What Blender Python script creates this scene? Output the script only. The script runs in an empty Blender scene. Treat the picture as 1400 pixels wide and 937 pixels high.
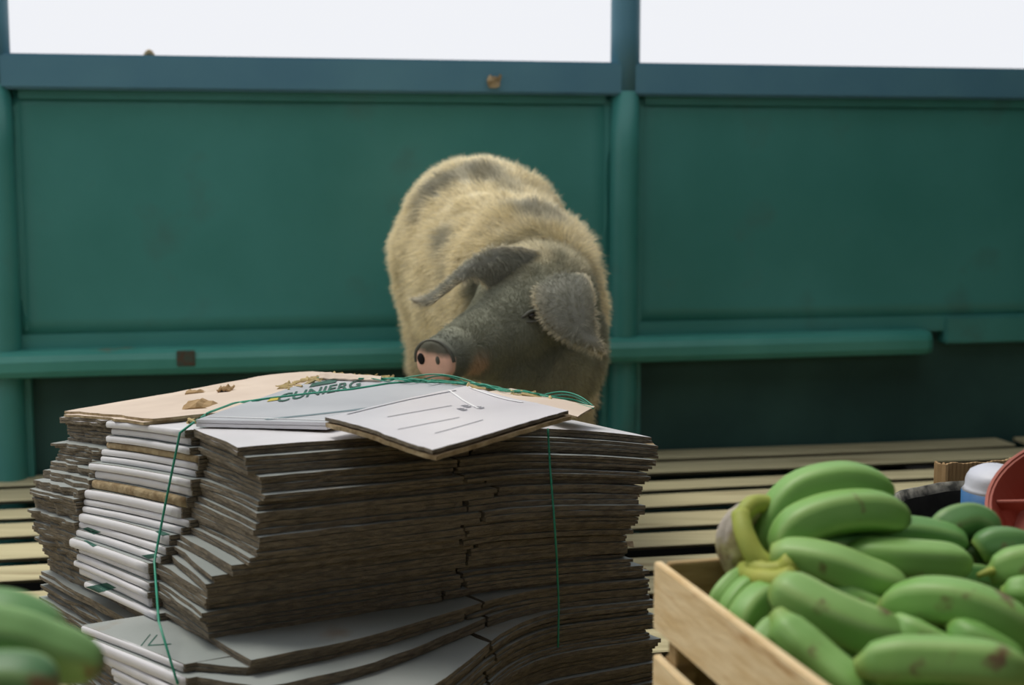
import bpy, bmesh, math, random
import numpy as np
from mathutils import Vector, Matrix, noise
from mathutils.bvhtree import BVHTree

random.seed(7); np.random.seed(7)
C = bpy.context.scene.collection
S = bpy.context.scene

# ------------------------------------------------------------------ camera
FPX = 1944.0
CAMZ = 0.8
PITCH = math.atan(233.5 / FPX)
cd = bpy.data.cameras.new('camera'); cam = bpy.data.objects.new('camera', cd); C.objects.link(cam)
cam.location = (0, 0, CAMZ); cam.rotation_euler = (math.pi / 2 - PITCH, 0, 0)
cd.sensor_width = 36; cd.lens = 36 * FPX / 1400; cd.clip_start = 0.05; cd.clip_end = 200
cd.dof.use_dof = True; cd.dof.focus_distance = 2.12; cd.dof.aperture_fstop = 4.2
S.camera = cam

# ------------------------------------------------------------------ light
S.view_settings.view_transform = 'Standard'; S.view_settings.look = 'None'
S.view_settings.gamma = 1; S.view_settings.use_curve_mapping = False
S.view_settings.exposure = 0.0
w = bpy.data.worlds.new('overcast_sky'); S.world = w; w.use_nodes = True
nt = w.node_tree; bg = nt.nodes['Background']
bg.inputs[0].default_value = (0.875, 0.89, 0.93, 1); bg.inputs[1].default_value = 1.0
sd = bpy.data.lights.new('sun', 'SUN'); sun = bpy.data.objects.new('sun', sd); C.objects.link(sun)
sd.energy = 2.0; sd.angle = math.radians(24); sd.color = (1.0, 0.95, 0.84)
SUN_FROM = Vector((-0.55, 0.38, 1.45))      # high, from beyond the wall and the left
sun.rotation_euler = SUN_FROM.to_track_quat('Z', 'Y').to_euler()

# ------------------------------------------------------------------ helpers
_c, _s = math.cos(PITCH), math.sin(PITCH)
def ray(x, y):
    a = (x - 700) / FPX; b = -(y - 468.5) / FPX
    return Vector((a, _c + _s * b, -_s + _c * b))
CP = Vector((0, 0, CAMZ))
def pz(x, y, z):
    r = ray(x, y); return CP + r * ((z - CAMZ) / r.z)
def py(x, y, Y):
    r = ray(x, y); return CP + r * (Y / r.y)

def nz(x, y=0.0, z=0.0): return noise.noise(Vector((x, y, z)))

def obj(name, verts, faces, mats, parent=None, fm=None, smooth=False, origin=None, cols=None):
    """one mesh object from world-space vertices"""
    o0 = Vector((0, 0, 0))
    if parent is not None:
        p = parent; o0 = Vector((0, 0, 0))
        while p is not None:
            o0 = o0 + p.location; p = p.parent
    org = Vector(origin) if origin is not None else o0
    me = bpy.data.meshes.new(name)
    me.from_pydata([(v[0] - org[0], v[1] - org[1], v[2] - org[2]) for v in verts], [], faces)
    if not isinstance(mats, (list, tuple)): mats = [mats]
    for m in mats: me.materials.append(m)
    if fm is not None: me.polygons.foreach_set('material_index', fm)
    if smooth: me.polygons.foreach_set('use_smooth', [True] * len(me.polygons))
    if cols is not None:
        at = me.color_attributes.new('paint', 'FLOAT_COLOR', 'POINT')
        at.data.foreach_set('color', np.asarray(cols, dtype=np.float32).ravel())
    me.update()
    o = bpy.data.objects.new(name, me); C.objects.link(o)
    o.location = org - o0
    if parent is not None: o.parent = parent
    return o

def thing(name, label, cat, loc=(0, 0, 0), group=None):
    o = bpy.data.objects.new(name, None); C.objects.link(o); o.location = loc
    o.empty_display_size = 0.05
    o['label'] = label; o['category'] = cat
    if group: o['group'] = group
    return o
def tag(o, label, cat, group=None):
    o['label'] = label; o['category'] = cat
    if group: o['group'] = group
    return o

def fix(verts, faces):
    """outward normals through bmesh"""
    bm = bmesh.new(); vs = [bm.verts.new(v) for v in verts]
    for f in faces:
        try: bm.faces.new([vs[i] for i in f])
        except ValueError: pass
    bmesh.ops.recalc_face_normals(bm, faces=bm.faces)
    V = [v.co.copy() for v in bm.verts]; F = [[v.index for v in f.verts] for f in bm.faces]
    bm.verts.index_update(); F = [[v.index for v in f.verts] for f in bm.faces]
    bm.free(); return V, F

def box(o, ax, ay, az, sx, sy, sz, bev=0.0):
    """box: centre o, unit axes, full sizes"""
    o = Vector(o); ax, ay, az = Vector(ax), Vector(ay), Vector(az)
    bm = bmesh.new(); bmesh.ops.create_cube(bm, size=1)
    for v in bm.verts: v.co = Vector((v.co.x * sx, v.co.y * sy, v.co.z * sz))
    if bev > 0: bmesh.ops.bevel(bm, geom=list(bm.edges), offset=bev, segments=2, affect='EDGES')
    bm.verts.index_update()
    V = [o + ax * v.co.x + ay * v.co.y + az * v.co.z for v in bm.verts]
    F = [[v.index for v in f.verts] for f in bm.faces]
    bm.free(); return V, F

def join(*ms):
    V, F = [], []
    for v, f in ms:
        n = len(V); V += list(v); F += [[i + n for i in q] for q in f]
    return V, F

def spline(pts, n):
    pts = [Vector(p) for p in pts]
    P = [pts[0] * 2 - pts[1]] + pts + [pts[-1] * 2 - pts[-2]]
    out = []; m = len(pts) - 1
    for i in range(n):
        t = i / (n - 1) * m; k = min(int(t), m - 1); t -= k
        a, b, c, d = P[k:k + 4]
        out.append(0.5 * ((2 * b) + (c - a) * t + (2 * a - 5 * b + 4 * c - d) * t * t + (3 * b - a - 3 * c + d) * t ** 3))
    return out

def tube(path, rad, seg=8, cap=True, shape=None, up=None):
    """swept tube; rad float or function of t; shape(angle,t)->radius factor"""
    n = len(path); V, F = [], []
    up = Vector(up) if up else Vector((0, 0, 1))
    T = (path[1] - path[0]).normalized()
    if abs(T.dot(up)) > 0.95: up = Vector((1, 0, 0.1)).normalized()
    N = (up - T * up.dot(T)).normalized()
    for i, p in enumerate(path):
        T = (path[min(i + 1, n - 1)] - path[max(i - 1, 0)]).normalized()
        N = (N - T * N.dot(T)).normalized(); B = T.cross(N)
        t = i / (n - 1); r = rad(t) if callable(rad) else rad
        for j in range(seg):
            a = 2 * math.pi * j / seg; k = r * (shape(a, t) if shape else 1)
            V.append(p + N * math.cos(a) * k + B * math.sin(a) * k)
    for i in range(n - 1):
        for j in range(seg):
            F.append([i * seg + j, i * seg + (j + 1) % seg, (i + 1) * seg + (j + 1) % seg, (i + 1) * seg + j])
    if cap:
        F.append(list(range(seg))[::-1]); F.append([(n - 1) * seg + j for j in range(seg)])
    return V, F

# ------------------------------------------------------------------ materials
def mat(name, col, col2=None, rough=0.8, scale=8, stretch=(1, 1, 1), bump=0.0, bscale=60, contrast=(0.35, 0.65),
        spec=0.3, col3=None, scale3=3, thr3=(0.62, 0.7), detail=4, bstretch=None, attr=None, obj_space=True):
    m = bpy.data.materials.new(name); m.use_nodes = True; t = m.node_tree; N = t.nodes; L = t.links
    b = N['Principled BSDF']; b.inputs['Roughness'].default_value = rough
    b.inputs['Specular IOR Level'].default_value = spec
    tc = N.new('ShaderNodeTexCoord'); out = tc.outputs['Object']
    def noi(sc, st, det):
        mp = N.new('ShaderNodeMapping'); mp.inputs['Scale'].default_value = st; L.new(out, mp.inputs[0])
        n = N.new('ShaderNodeTexNoise'); n.inputs['Scale'].default_value = sc; n.inputs['Detail'].default_value = det
        L.new(mp.outputs[0], n.inputs['Vector']); return n.outputs[0]
    def ramp(src, lo, hi):
        r = N.new('ShaderNodeMapRange'); r.inputs[1].default_value = lo; r.inputs[2].default_value = hi
        L.new(src, r.inputs[0]); return r.outputs[0]
    def mix(f, a, c):
        x = N.new('ShaderNodeMix'); x.data_type = 'RGBA'
        L.new(f, x.inputs[0]) if hasattr(f, 'links') else setattr(x.inputs[0], 'default_value', f)
        for s, v in ((x.inputs[6], a), (x.inputs[7], c)):
            if isinstance(v, tuple): s.default_value = (*v, 1)
            else: L.new(v, s)
        return x.outputs[2]
    cur = col
    if attr:
        an = N.new('ShaderNodeAttribute'); an.attribute_name = attr
        cur = an.outputs['Color']
        if col2:
            x = N.new('ShaderNodeMix'); x.data_type = 'RGBA'; x.blend_type = 'MULTIPLY'; x.inputs[0].default_value = 1
            L.new(cur, x.inputs[6]); L.new(mix(ramp(noi(scale, stretch, detail), *contrast), col, col2), x.inputs[7])
            cur = x.outputs[2]
    elif col2:
        cur = mix(ramp(noi(scale, stretch, detail), *contrast), col, col2)
    if col3:
        cur = mix(ramp(noi(scale3, stretch, 5), *thr3), cur, col3)
    if isinstance(cur, tuple): b.inputs['Base Color'].default_value = (*cur, 1)
    else: L.new(cur, b.inputs['Base Color'])
    if bump:
        bp = N.new('ShaderNodeBump'); bp.inputs['Strength'].default_value = bump; bp.inputs['Distance'].default_value = 0.003
        L.new(noi(bscale, bstretch or stretch, 3), bp.inputs['Height']); L.new(bp.outputs[0], b.inputs['Normal'])
    return m

M = {}
M['green'] = mat('green_paint', (0.036, 0.205, 0.178), (0.052, 0.245, 0.220), 0.42, 2.5, bump=0.25, bscale=9, col3=(0.055, 0.17, 0.15), scale3=5, thr3=(0.6, 0.8), spec=0.45)
M['blue'] = mat('sky_tinted_green_paint', (0.070, 0.195, 0.27), (0.085, 0.225, 0.29), 0.45, 4, bump=0.2, bscale=12, spec=0.45)  # bluer than the wall green: sky reflection and haze put into the colour
M['rail'] = mat('worn_green_paint', (0.045, 0.245, 0.20), (0.065, 0.29, 0.24), 0.4, 5, bump=0.3, bscale=20, col3=(0.16, 0.16, 0.10), scale3=11, thr3=(0.66, 0.74), spec=0.5)
M['rust'] = mat('rusty_metal', (0.10, 0.055, 0.035), (0.06, 0.09, 0.07), 0.9, 90, bump=0.5)
M['lowgreen'] = mat('dark_green_lower_panel', (0.022, 0.065, 0.060), (0.035, 0.095, 0.085), 0.6, 4, bump=0.3, bscale=15)  # lower panels, a darker green than the upper ones
M['dark'] = mat('dark_underfloor', (0.012, 0.011, 0.010), rough=0.95)  # near-black bed and joists stand for the darkness below the slats
M['tarp'] = mat('dark_tarpaulin', (0.05, 0.06, 0.055), rough=0.9)
M['slat'] = mat('raw_slat_wood', (0.55, 0.49, 0.30), (0.43, 0.38, 0.225), 0.85, 7, stretch=(0.5, 6, 6), bump=0.3, bscale=30, col3=(0.26, 0.19, 0.10), scale3=3.0, thr3=(0.60, 0.72))
M['crate'] = mat('crate_pine', (0.82, 0.65, 0.40), (0.70, 0.51, 0.27), 0.75, 16, stretch=(1, 1, 7), bump=0.3, bscale=40, col3=(0.50, 0.30, 0.13), scale3=9, thr3=(0.60, 0.72))
M['crate_in'] = mat('crate_rough_wood', (0.42, 0.30, 0.15), (0.30, 0.20, 0.09), 0.9, 20, stretch=(1, 1, 6), bump=0.4)
M['white'] = mat('white_coated_board', (0.62, 0.61, 0.63), (0.72, 0.71, 0.74), 0.42, 6, bump=0.15, bscale=25, col3=(0.42, 0.42, 0.42), scale3=7, thr3=(0.62, 0.75), spec=0.45)
M['grey'] = mat('grey_coated_board', (0.27, 0.30, 0.29), (0.36, 0.385, 0.375), 0.5, 5, bump=0.2, bscale=25, col3=(0.30, 0.27, 0.22), scale3=9, thr3=(0.62, 0.72), spec=0.4)
M['panelgrey'] = mat('satin_grey_white_board', (0.42, 0.43, 0.46), (0.50, 0.51, 0.54), 0.4, 6, bump=0.2, bscale=12, bstretch=(3, .6, 1), spec=0.5)
M['gloss'] = mat('glossy_white_board', (0.66, 0.64, 0.68), (0.76, 0.74, 0.78), 0.28, 4, bump=0.35, bscale=6, stretch=(1, 1, 1), bstretch=(3, 0.6, 1), spec=0.6)
M['brown'] = mat('corrugated_edge', (0.23, 0.19, 0.135), (0.115, 0.098, 0.074), 0.95, 60, stretch=(1, 1, 5), bump=0.9, bscale=220, bstretch=(1, 1, 3))
M['edge_pale'] = mat('pale_torn_edge', (0.42, 0.33, 0.20), (0.24, 0.17, 0.09), 0.95, 50, bump=0.8, bscale=150)
M['inner'] = mat('brown_board_inside', (0.34, 0.25, 0.15), (0.27, 0.19, 0.11), 0.9, 12)
M['tan'] = mat('pinkish_tan_board', (0.58, 0.475, 0.39), (0.66, 0.55, 0.455), 0.75, 8, bump=0.25, bscale=30, col3=(0.52, 0.41, 0.30), scale3=6, thr3=(0.58, 0.7))
M['kraft'] = mat('kraft_board', (0.40, 0.27, 0.14), (0.32, 0.21, 0.10), 0.9, 14, bump=0.4)
M['ink'] = mat('dark_green_ink', (0.015, 0.07, 0.05), (0.03, 0.12, 0.09), 0.6, 40)
M['yellow_ink'] = mat('yellow_ink', (0.5, 0.4, 0.06), rough=0.6)
M['grey_ink'] = mat('grey_ink', (0.36, 0.36, 0.40), rough=0.6)
M['blue_ink'] = mat('blue_grey_ink', (0.16, 0.22, 0.24), rough=0.6)
M['highlight_white'] = mat('painted_highlight_white', (0.90, 0.90, 0.92), rough=0.3)  # white strokes that paint gloss highlights onto the carton tops
M['twine'] = mat('green_plastic_twine', (0.01, 0.22, 0.13), (0.02, 0.30, 0.19), 0.4, 30, spec=0.5)
M['straw'] = mat('straw_fibre', (0.55, 0.44, 0.22), (0.40, 0.30, 0.14), 0.9, 40)
M['banana'] = mat('green_banana_skin', (0.80, 0.87, 0.78), (1.0, 1.0, 1.0), 0.48, 12, attr='paint', bump=0.12, bscale=40, col3=(0.16, 0.10, 0.045), scale3=20, thr3=(0.63, 0.70), spec=0.45)
M['crown'] = mat('banana_crown', (0.52, 0.50, 0.24), (0.16, 0.11, 0.06), 0.8, 40, bump=0.9, bscale=60, col3=(0.42, 0.38, 0.33), scale3=22, thr3=(0.48, 0.58))
M['red'] = mat('red_plastic', (0.36, 0.08, 0.05), (0.30, 0.065, 0.04), 0.62, 6, spec=0.45)
M['rubber'] = mat('black_rubber', (0.012, 0.012, 0.012), (0.03, 0.03, 0.028), 0.6, 20)
M['rim'] = mat('worn_rubber_rim', (0.05, 0.05, 0.045), (0.30, 0.29, 0.25), 0.8, 50, bump=0.5)
M['bagw'] = mat('white_plastic', (0.66, 0.68, 0.74), (0.58, 0.60, 0.68), 0.45, 12)
M['bagb'] = mat('blue_plastic', (0.03, 0.12, 0.30), (0.05, 0.17, 0.36), 0.45, 12)
M['pig'] = mat('pig_skin', (0.9, 0.9, 0.9), (1.0, 1.0, 1.0), 0.75, 30, attr='paint', bump=0.3, bscale=90)
M['fur'] = mat('pig_hair', (1, 1, 1), None, 0.65, attr='paint')
M['pink'] = mat('snout_skin', (0.55, 0.29, 0.19), (0.62, 0.35, 0.24), 0.5, 30, bump=0.4, bscale=120, col3=(0.25, 0.13, 0.10), scale3=22, thr3=(0.6, 0.75))
M['snoutdark'] = mat('dark_snout_skin', (0.07, 0.075, 0.06), (0.11, 0.11, 0.09), 0.6, 30, bump=0.4)
M['black'] = mat('black_hollow', (0.006, 0.005, 0.005), rough=0.8)
M['eye'] = mat('eye_gloss', (0.015, 0.012, 0.01), rough=0.08, spec=0.8)
M['hoof'] = mat('hoof_horn', (0.10, 0.08, 0.06), (0.06, 0.05, 0.04), 0.7, 30)
M['leaf'] = mat('dry_leaf', (0.42, 0.33, 0.20), (0.30, 0.22, 0.12), 0.9, 40)

# ------------------------------------------------------------------ wall frame
WA = math.atan(0.198); WX = Vector((math.cos(WA), math.sin(WA), 0)); WY = Vector((-math.sin(WA), math.cos(WA), 0)); WZ = Vector((0, 0, 1))
W0 = Vector((0, 3.92, 0))
def W(x, y, z): return W0 + WX * x + WY * y + WZ * z
def wbox(x0, x1, y0, y1, z0, z1, bev=0.0):
    return box(W((x0 + x1) / 2, (y0 + y1) / 2, (z0 + z1) / 2), WX, WY, WZ, x1 - x0, y1 - y0, z1 - z0, bev)

def root(name):
    o = bpy.data.objects.new(name, None); C.objects.link(o); o['kind'] = 'structure'; o.empty_display_size = 0.1; return o

wall = root('wall_back'); wall.location = W0
POSTS = [-1.338, 0.318, 2.01]
ext = (-3.2, 3.4)
cuts = [ext[0]] + POSTS + [ext[1]]
for a, b in zip(cuts[:-1], cuts[1:]):
    a2, b2 = a + 0.025, b - 0.025
    # upper panel: a pressed sheet, very slightly dished
    V, F = [], []; nu, nv = 24, 14
    for i in range(nu + 1):
        for j in range(nv + 1):
            u, v = i / nu, j / nv
            d = 0.012 * math.sin(math.pi * u) ** 0.5 * math.sin(math.pi * v) ** 0.5 + 0.004 * nz(a + u * 5, v * 2.4, 3)
            V.append(W(a2 + (b2 - a2) * u, 0.01 + d, 0.375 + 0.635 * v))
    for i in range(nu):
        for j in range(nv):
            k = i * (nv + 1) + j; F.append([k, k + nv + 1, k + nv + 2, k + 1])
    o = obj('upper_panel', V, F, M['green'], wall, smooth=True)
    sm = o.modifiers.new('t', 'SOLIDIFY'); sm.thickness = 0.004; sm.offset = 0
    obj('lower_panel', *wbox(a2, b2, 0.045, 0.052, -0.30, 0.40), M['lowgreen'], wall)
    obj('ledge', *wbox(a2, b2, 0.0, 0.05, 0.332, 0.379, 0.004), M['green'], wall)
    obj('panel_lip', *wbox(a2 + 0.03, b2 - 0.03, -0.004, 0.01, 0.985, 1.012, 0.003), M['green'], wall)
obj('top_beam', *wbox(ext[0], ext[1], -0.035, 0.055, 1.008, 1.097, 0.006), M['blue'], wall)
for x in POSTS:
    def pipe(z0, z1, m, r=0.0405):
        pts = [W(x, 0.0, z0 + (z1 - z0) * i / 8) for i in range(9)]
        return obj('post', *tube(pts, r, 20), m, wall, smooth=False)
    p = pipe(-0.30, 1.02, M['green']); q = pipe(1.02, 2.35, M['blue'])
    for o in (p, q):
        o.data.polygons.foreach_set('use_smooth', [len(f.vertices) == 4 for f in o.data.polygons])
    for sgn in (-1, 1):
        obj('post_flange', *wbox(x + sgn * 0.045 - 0.012, x + sgn * 0.045 + 0.012, 0.008, 0.05, -0.30, 1.0, 0.002), M['green'], wall)
# the long round-topped lower rail, ending in a rounded cap
V, F = [], []
xs = [ext[0] + (1.215 - ext[0]) * i / 40 for i in range(41)] + [1.23, 1.242, 1.248]
prof = [(-0.030, .268), (-0.062, .275), (-0.070, .290), (-0.070, .315), (-0.062, .330), (-0.046, .339), (-0.02, .341), (0.045, .341), (0.045, .268)]
for k, x in enumerate(xs):
    sc = 1 if k < 41 else (0.94, 0.80, 0.5)[k - 41]
    for (yy, zz) in prof:
        V.append(W(x, 0.045 + (yy - 0.045) * (sc if k >= 41 else 1), .305 + (zz - .305) * (1 if k < 41 else (0.5 + sc / 2)) + 0.003 * nz(x * 1.5, 2)))
n = len(prof)
for i in range(len(xs) - 1):
    for j in range(n): F.append([i * n + j, i * n + (j + 1) % n, (i + 1) * n + (j + 1) % n, (i + 1) * n + j])
F.append(list(range(n))[::-1]); F.append([(len(xs) - 1) * n + j for j in range(n)])
rail = obj('lower_rail', *fix(V, F), M['rail'], wall)
obj('rust_patch', *wbox(-0.905, -0.858, -0.0735, -0.060, .296, .336, 0.002), M['rust'], rail)
obj('rail_stub', *wbox(1.30, ext[1], -0.012, 0.045, .295, .376, 0.006), M['green'], wall)
# leaf stuck on the top beam and a bud standing on its edge
lp = py(675, 111, 3.87)
V = [lp + WX * a * 0.021 + WZ * b * 0.019 + WY * (-0.004 - 0.004 * ((i * 7) % 3)) for i, (a, b) in enumerate([(-.7, -.9), (.1, -1), (.7, -.8), (.8, -.1), (1, .7), (.75, 1), (.4, .5), (.1, .7), (-.2, .55), (-.5, .9), (-.8, .6), (-1, 0)])]
V = [v + WZ * 0 for v in V] + [lp + WY * -0.012]
o = obj('dry_leaf', V, [[i, (i + 1) % 12, 12] for i in range(12)], M['leaf'], origin=lp)
sm = o.modifiers.new('t', 'SOLIDIFY'); sm.thickness = 0.0015
tag(o, 'small dry tan leaf stuck on the blue top beam of the wall', 'leaf')
bp_ = W(-0.955, 0.01, 1.097)
bpts = spline([bp_ + Vector((-.018, 0, -.003)), bp_ + Vector((-.006, 0, .007)), bp_ + Vector((.002, 0, .010)), bp_ + Vector((.016, 0, -.003))], 8)
o = obj('dry_bud', *tube(bpts, lambda t: 0.002 + 0.006 * math.sin(math.pi * t), 8), M['leaf'], origin=bp_)
tag(o, 'tiny dark bud lying on the top edge of the wall at left', 'bud')

# ------------------------------------------------------------------ floor
floor = root('floor'); floor.location = W0
obj('floor_bed', *wbox(-3.2, 3.4, -6.0, 0.30, -0.26, -0.25), M['dark'], floor)
rows = [(-.083, .035), (-.257, -.128), (-.445, -.352), (-.617, -.497), (-.815, -.688), (-.975, -.868), (-1.15, -1.058)]
yy = -1.195
while yy > -5.4:
    wd = random.uniform(0.10, 0.13); rows.append((yy - wd, yy)); yy -= wd + random.uniform(0.04, 0.075)
for k, (y0, y1) in enumerate(rows):
    segs = [(-3.0, 3.2)]
    if k == 0: segs = [(-3.0, 1.50), (1.56, 3.2)]
    if k == 2: segs = [(-3.0, -1.9), (-1.893, 3.2)]
    for (a, b) in segs:
        V, F = [], []; n = 30
        for i in range(n + 1):
            x = a + (b - a) * i / n; e = 0.004 * nz(x * 2, k * 3.1); e2 = 0.004 * nz(x * 2, k * 3.1 + 9); zz = 0.003 * nz(x * 1.3, k * 5.5)
            for (y, z) in ((y0 + e + .016, -0.012), (y0 + e, -0.002 + zz), (y0 + e + .003, zz), (y1 + e2 - .003, zz), (y1 + e2, -0.002 + zz), (y1 + e2, -0.011)): V.append(W(x, y, z))
        for i in range(n):
            for j in range(6): F.append([i * 6 + j, i * 6 + (j + 1) % 6, (i + 1) * 6 + (j + 1) % 6, (i + 1) * 6 + j])
        F += [[0, 1, 2, 3, 4, 5], [n * 6 + j for j in range(6)][::-1]]
        obj('slat', *fix(V, F), M['slat'], floor)
for x in (-2.2, -1.1, 0.0, 1.1, 2.2):
    obj('joist', *wbox(x - .04, x + .04, -5.6, 0.03, -0.10, -0.011), M['dark'], floor)

# unseen truck sides and tarpaulin roof over the camera, sized to block light
near = root('wall_front'); near.location = W(0, -5.5, 0)
obj('near_panel', *wbox(-3.2, 3.4, -5.56, -5.5, -0.05, 1.5), M['tarp'], near)
roof = root('ceiling'); roof.location = W(0, -4, 2.3)
obj('roof_light_block', *wbox(-3.2, 3.4, -5.5, -2.9, 2.3, 2.32), M['tarp'], roof)
obj('roof_light_block', *wbox(1.6, 3.4, -2.9, 0.1, 2.3, 2.32), M['tarp'], roof)  # unseen roof strip added to darken the right side
rs = root('wall_right'); rs.location = W(3.3, -3, 0)
obj('side_panel', *wbox(3.3, 3.36, -5.5, 0.0, -0.30, 2.3), M['tarp'], rs)

M['earth'] = mat('packed_earth', (0.20, 0.17, 0.13), (0.14, 0.12, 0.09), 0.95, 3)
gd = root('ground'); obj('ground_plane', [(-40, -40, -1.1), (40, -40, -1.1), (40, 40, -1.1), (-40, 40, -1.1)], [[0, 1, 2, 3]], M['earth'], gd)
ls_ = root('wall_left'); ls_.location = W(-3.2, -4.5, 0)
obj('side_panel', *wbox(-3.26, -3.2, -5.5, -3.4, -0.30, 2.3), M['tarp'], ls_)  # unseen partial side, added to cut light from the left

# ------------------------------------------------------------------ the stack of flattened cartons
F0 = Vector((-0.35, 1.784, 0)); a_ = math.radians(30.5); b_ = math.radians(127)
EU = Vector((math.cos(a_), math.sin(a_), 0)); EW = Vector((math.cos(b_), math.sin(b_), 0))
LU, LW = 0.60, 0.60; HT = 0.45
def bend(u, w):
    r = max(0, (u - 0.33) / 0.27)
    lw = max(0, min(1.2, (w - 0.17) / 0.43)); lu = max(0, 1 - max(u, -.1) / 0.42)
    fr = max(0, 1 - max(u, 0) / 0.3) * max(0, 1 - max(w, 0) / 0.2)
    return -0.036 * r ** 1.4 - 0.040 * lw ** 1.3 * lu + 0.009 * fr
def SP(u, w, z):
    """stack space -> world; z is the height the sheet would have if nothing sagged"""
    p = F0 + EU * u + EW * w
    p.z = z * (1 + bend(u, w) / HT)
    return p

def sstep(t):
    t = max(0, min(1, t)); return t * t * (3 - 2 * t)
def patch(u0, u1, w0, w1, nu, nw, zt, th, rag=0.003, seed=0, skew=0.0, zf=None, curl=0, sl=0.0, slb=0.0):
    """a thick sheet of board in stack space with ragged sides. returns V,F,fm (0 top,1 side,2 under)"""
    V, F, fm = [], [], []
    def P(i, j, dz):
        w_ = w0 + (w1 - w0) * j / nw; ua = u0(w_) if callable(u0) else u0; u = ua + (u1 - ua) * i / nu
        eu = ew = 0
        if i in (0, nu): eu = rag * (nz(w_ * 40, seed * 1.7, i) + 0.7 * nz(w_ * 130, seed * 2.3, i))
        if j in (0, nw): ew = rag * (nz(u * 30, seed * 1.3, j + 5) + 0.7 * nz(u * 110, seed * 2.9, j))
        u += eu + skew * w_; w_ += ew
        if sl > 0 and w_ < .25: w_ += (slb + sl + (w_ - slb) * (.25 - slb - sl) / (.25 - slb) - w_) * sstep(u / .48)
        z = zt + dz + 0.0012 * nz(u * 9, w_ * 9, seed * 0.37)
        if zf: z += zf(u, w_)
        return SP(u, w_, z)
    for dz in (0, -th):
        for i in range(nu + 1):
            for j in range(nw + 1): V.append(P(i, j, dz))
    n2 = (nu + 1) * (nw + 1); idx = lambda i, j, k: k * n2 + i * (nw + 1) + j
    for i in range(nu):
        for j in range(nw):
            F.append([idx(i, j, 0), idx(i + 1, j, 0), idx(i + 1, j + 1, 0), idx(i, j + 1, 0)]); fm.append(0)
            F.append([idx(i, j, 1), idx(i, j + 1, 1), idx(i + 1, j + 1, 1), idx(i + 1, j, 1)]); fm.append(2)
    for i in range(nu):
        F.append([idx(i, 0, 0), idx(i, 0, 1), idx(i + 1, 0, 1), idx(i + 1, 0, 0)]); fm.append(1)
        F.append([idx(i, nw, 0), idx(i + 1, nw, 0), idx(i + 1, nw, 1), idx(i, nw, 1)]); fm.append(1)
    for j in range(nw):
        F.append([idx(0, j, 0), idx(0, j + 1, 0), idx(0, j + 1, 1), idx(0, j, 1)]); fm.append(1)
        F.append([idx(nu, j, 0), idx(nu, j, 1), idx(nu, j + 1, 1), idx(nu, j + 1, 0)]); fm.append(1)
    return V, F, fm
def jp(ps):
    V, F, fm = [], [], []
    for v, f, m in ps:
        n = len(V); V += v; F += [[i + n for i in q] for q in f]; fm += m
    return V, F, fm

CV = {  # outline corners of the pile, surveyed down its height: picture x, y and distance
 'F': [(325, 613, 1.745), (355, 660, 1.725), (355, 735, 1.71), (343, 755, 1.71), (312, 780, 1.715), (277, 800, 1.73), (278, 822, 1.73), (277, 845, 1.73), (283, 880, 1.72)],
 'W': [(250, 590, 1.90), (256, 604, 1.895), (267, 635, 1.88), (262, 652, 1.88), (245, 680, 1.88), (251, 714, 1.87), (228, 735, 1.87), (210, 765, 1.87), (199, 790, 1.87), (202, 815, 1.86), (208, 835, 1.85), (220, 855, 1.85)],
 'P': [(142, 572, 2.08), (147, 597, 2.08), (137, 613, 2.08), (125, 635, 2.08), (115, 672, 2.07), (104, 693, 2.07), (106, 715, 2.07), (101, 735, 2.06), (104, 756, 2.06), (103, 795, 2.05), (108, 819, 2.04)],
 'L': [(84, 570, 2.26), (88, 597, 2.25), (70, 618, 2.24), (62, 640, 2.23), (43, 672, 2.22), (46, 690, 2.20), (54, 727, 2.18), (58, 755, 2.16), (42, 795, 2.12), (42, 820, 2.10)]}
def to_uw(p):
    d = p - F0; det = EU.x * EW.y - EU.y * EW.x
    return (d.x * EW.y - d.y * EW.x) / det, (EU.x * d.y - EU.y * d.x) / det
CT = {}
def pixel(p):
    q = p - CP; d = q.y * _c - q.z * _s; u = q.y * _s + q.z * _c
    return 700 + FPX * q.x / d, 468.5 - FPX * u / d
for key_, lst in CV.items():
    CT[key_] = []
    for (x, y, Y) in lst:
        p = py(x, y, Y); u, w_ = to_uw(p); CT[key_].append((p.z / (1 + bend(u, w_) / HT), u, w_))
for i, (x, y, Y) in enumerate(CV['L']):
    z = CT['L'][i][0]; u = min([q * .002 - .4 for q in range(300)], key=lambda q: abs(pixel(SP(q, .60, z))[0] - x)); CT['L'][i] = (z, u, .6)
def low(key_, x, y, z, w_=None):
    p = pz(x, y, z); u, ww = to_uw(p); CT[key_].append((z, u, ww))
ZS_ = .214
for k_ in CT: CT[k_] = [q for q in CT[k_] if q[0] > ZS_ + .002]
for k_ in CT: CT[k_].append((ZS_ + .001,) + tuple(CT[k_][-1][1:]))
low('F', 340, 905, ZS_ - .001); low('F', 345, 926, .195); low('F', 395, 990, .185); CT['F'].append((0, CT['F'][-1][1], CT['F'][-1][2]))
low('W', 252, 918, ZS_ - .012); low('W', 262, 960, .175); CT['W'].append((0, CT['W'][-1][1], CT['W'][-1][2]))
low('P', 113, 862, ZS_ - .012); low('P', 150, 906, .170); CT['P'].append((0, CT['P'][-1][1], CT['P'][-1][2]))
CT['L'].append((0, CT['L'][-1][1], .6))
def curve(key_, z):
    t = CT[key_]
    if z >= t[0][0]: return t[0][1:]
    for a, b in zip(t[:-1], t[1:]):
        if z >= b[0]:
            f = (a[0] - z) / (a[0] - b[0]); return (a[1] + (b[1] - a[1]) * f, a[2] + (b[2] - a[2]) * f)
    return t[-1][1:]
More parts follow.
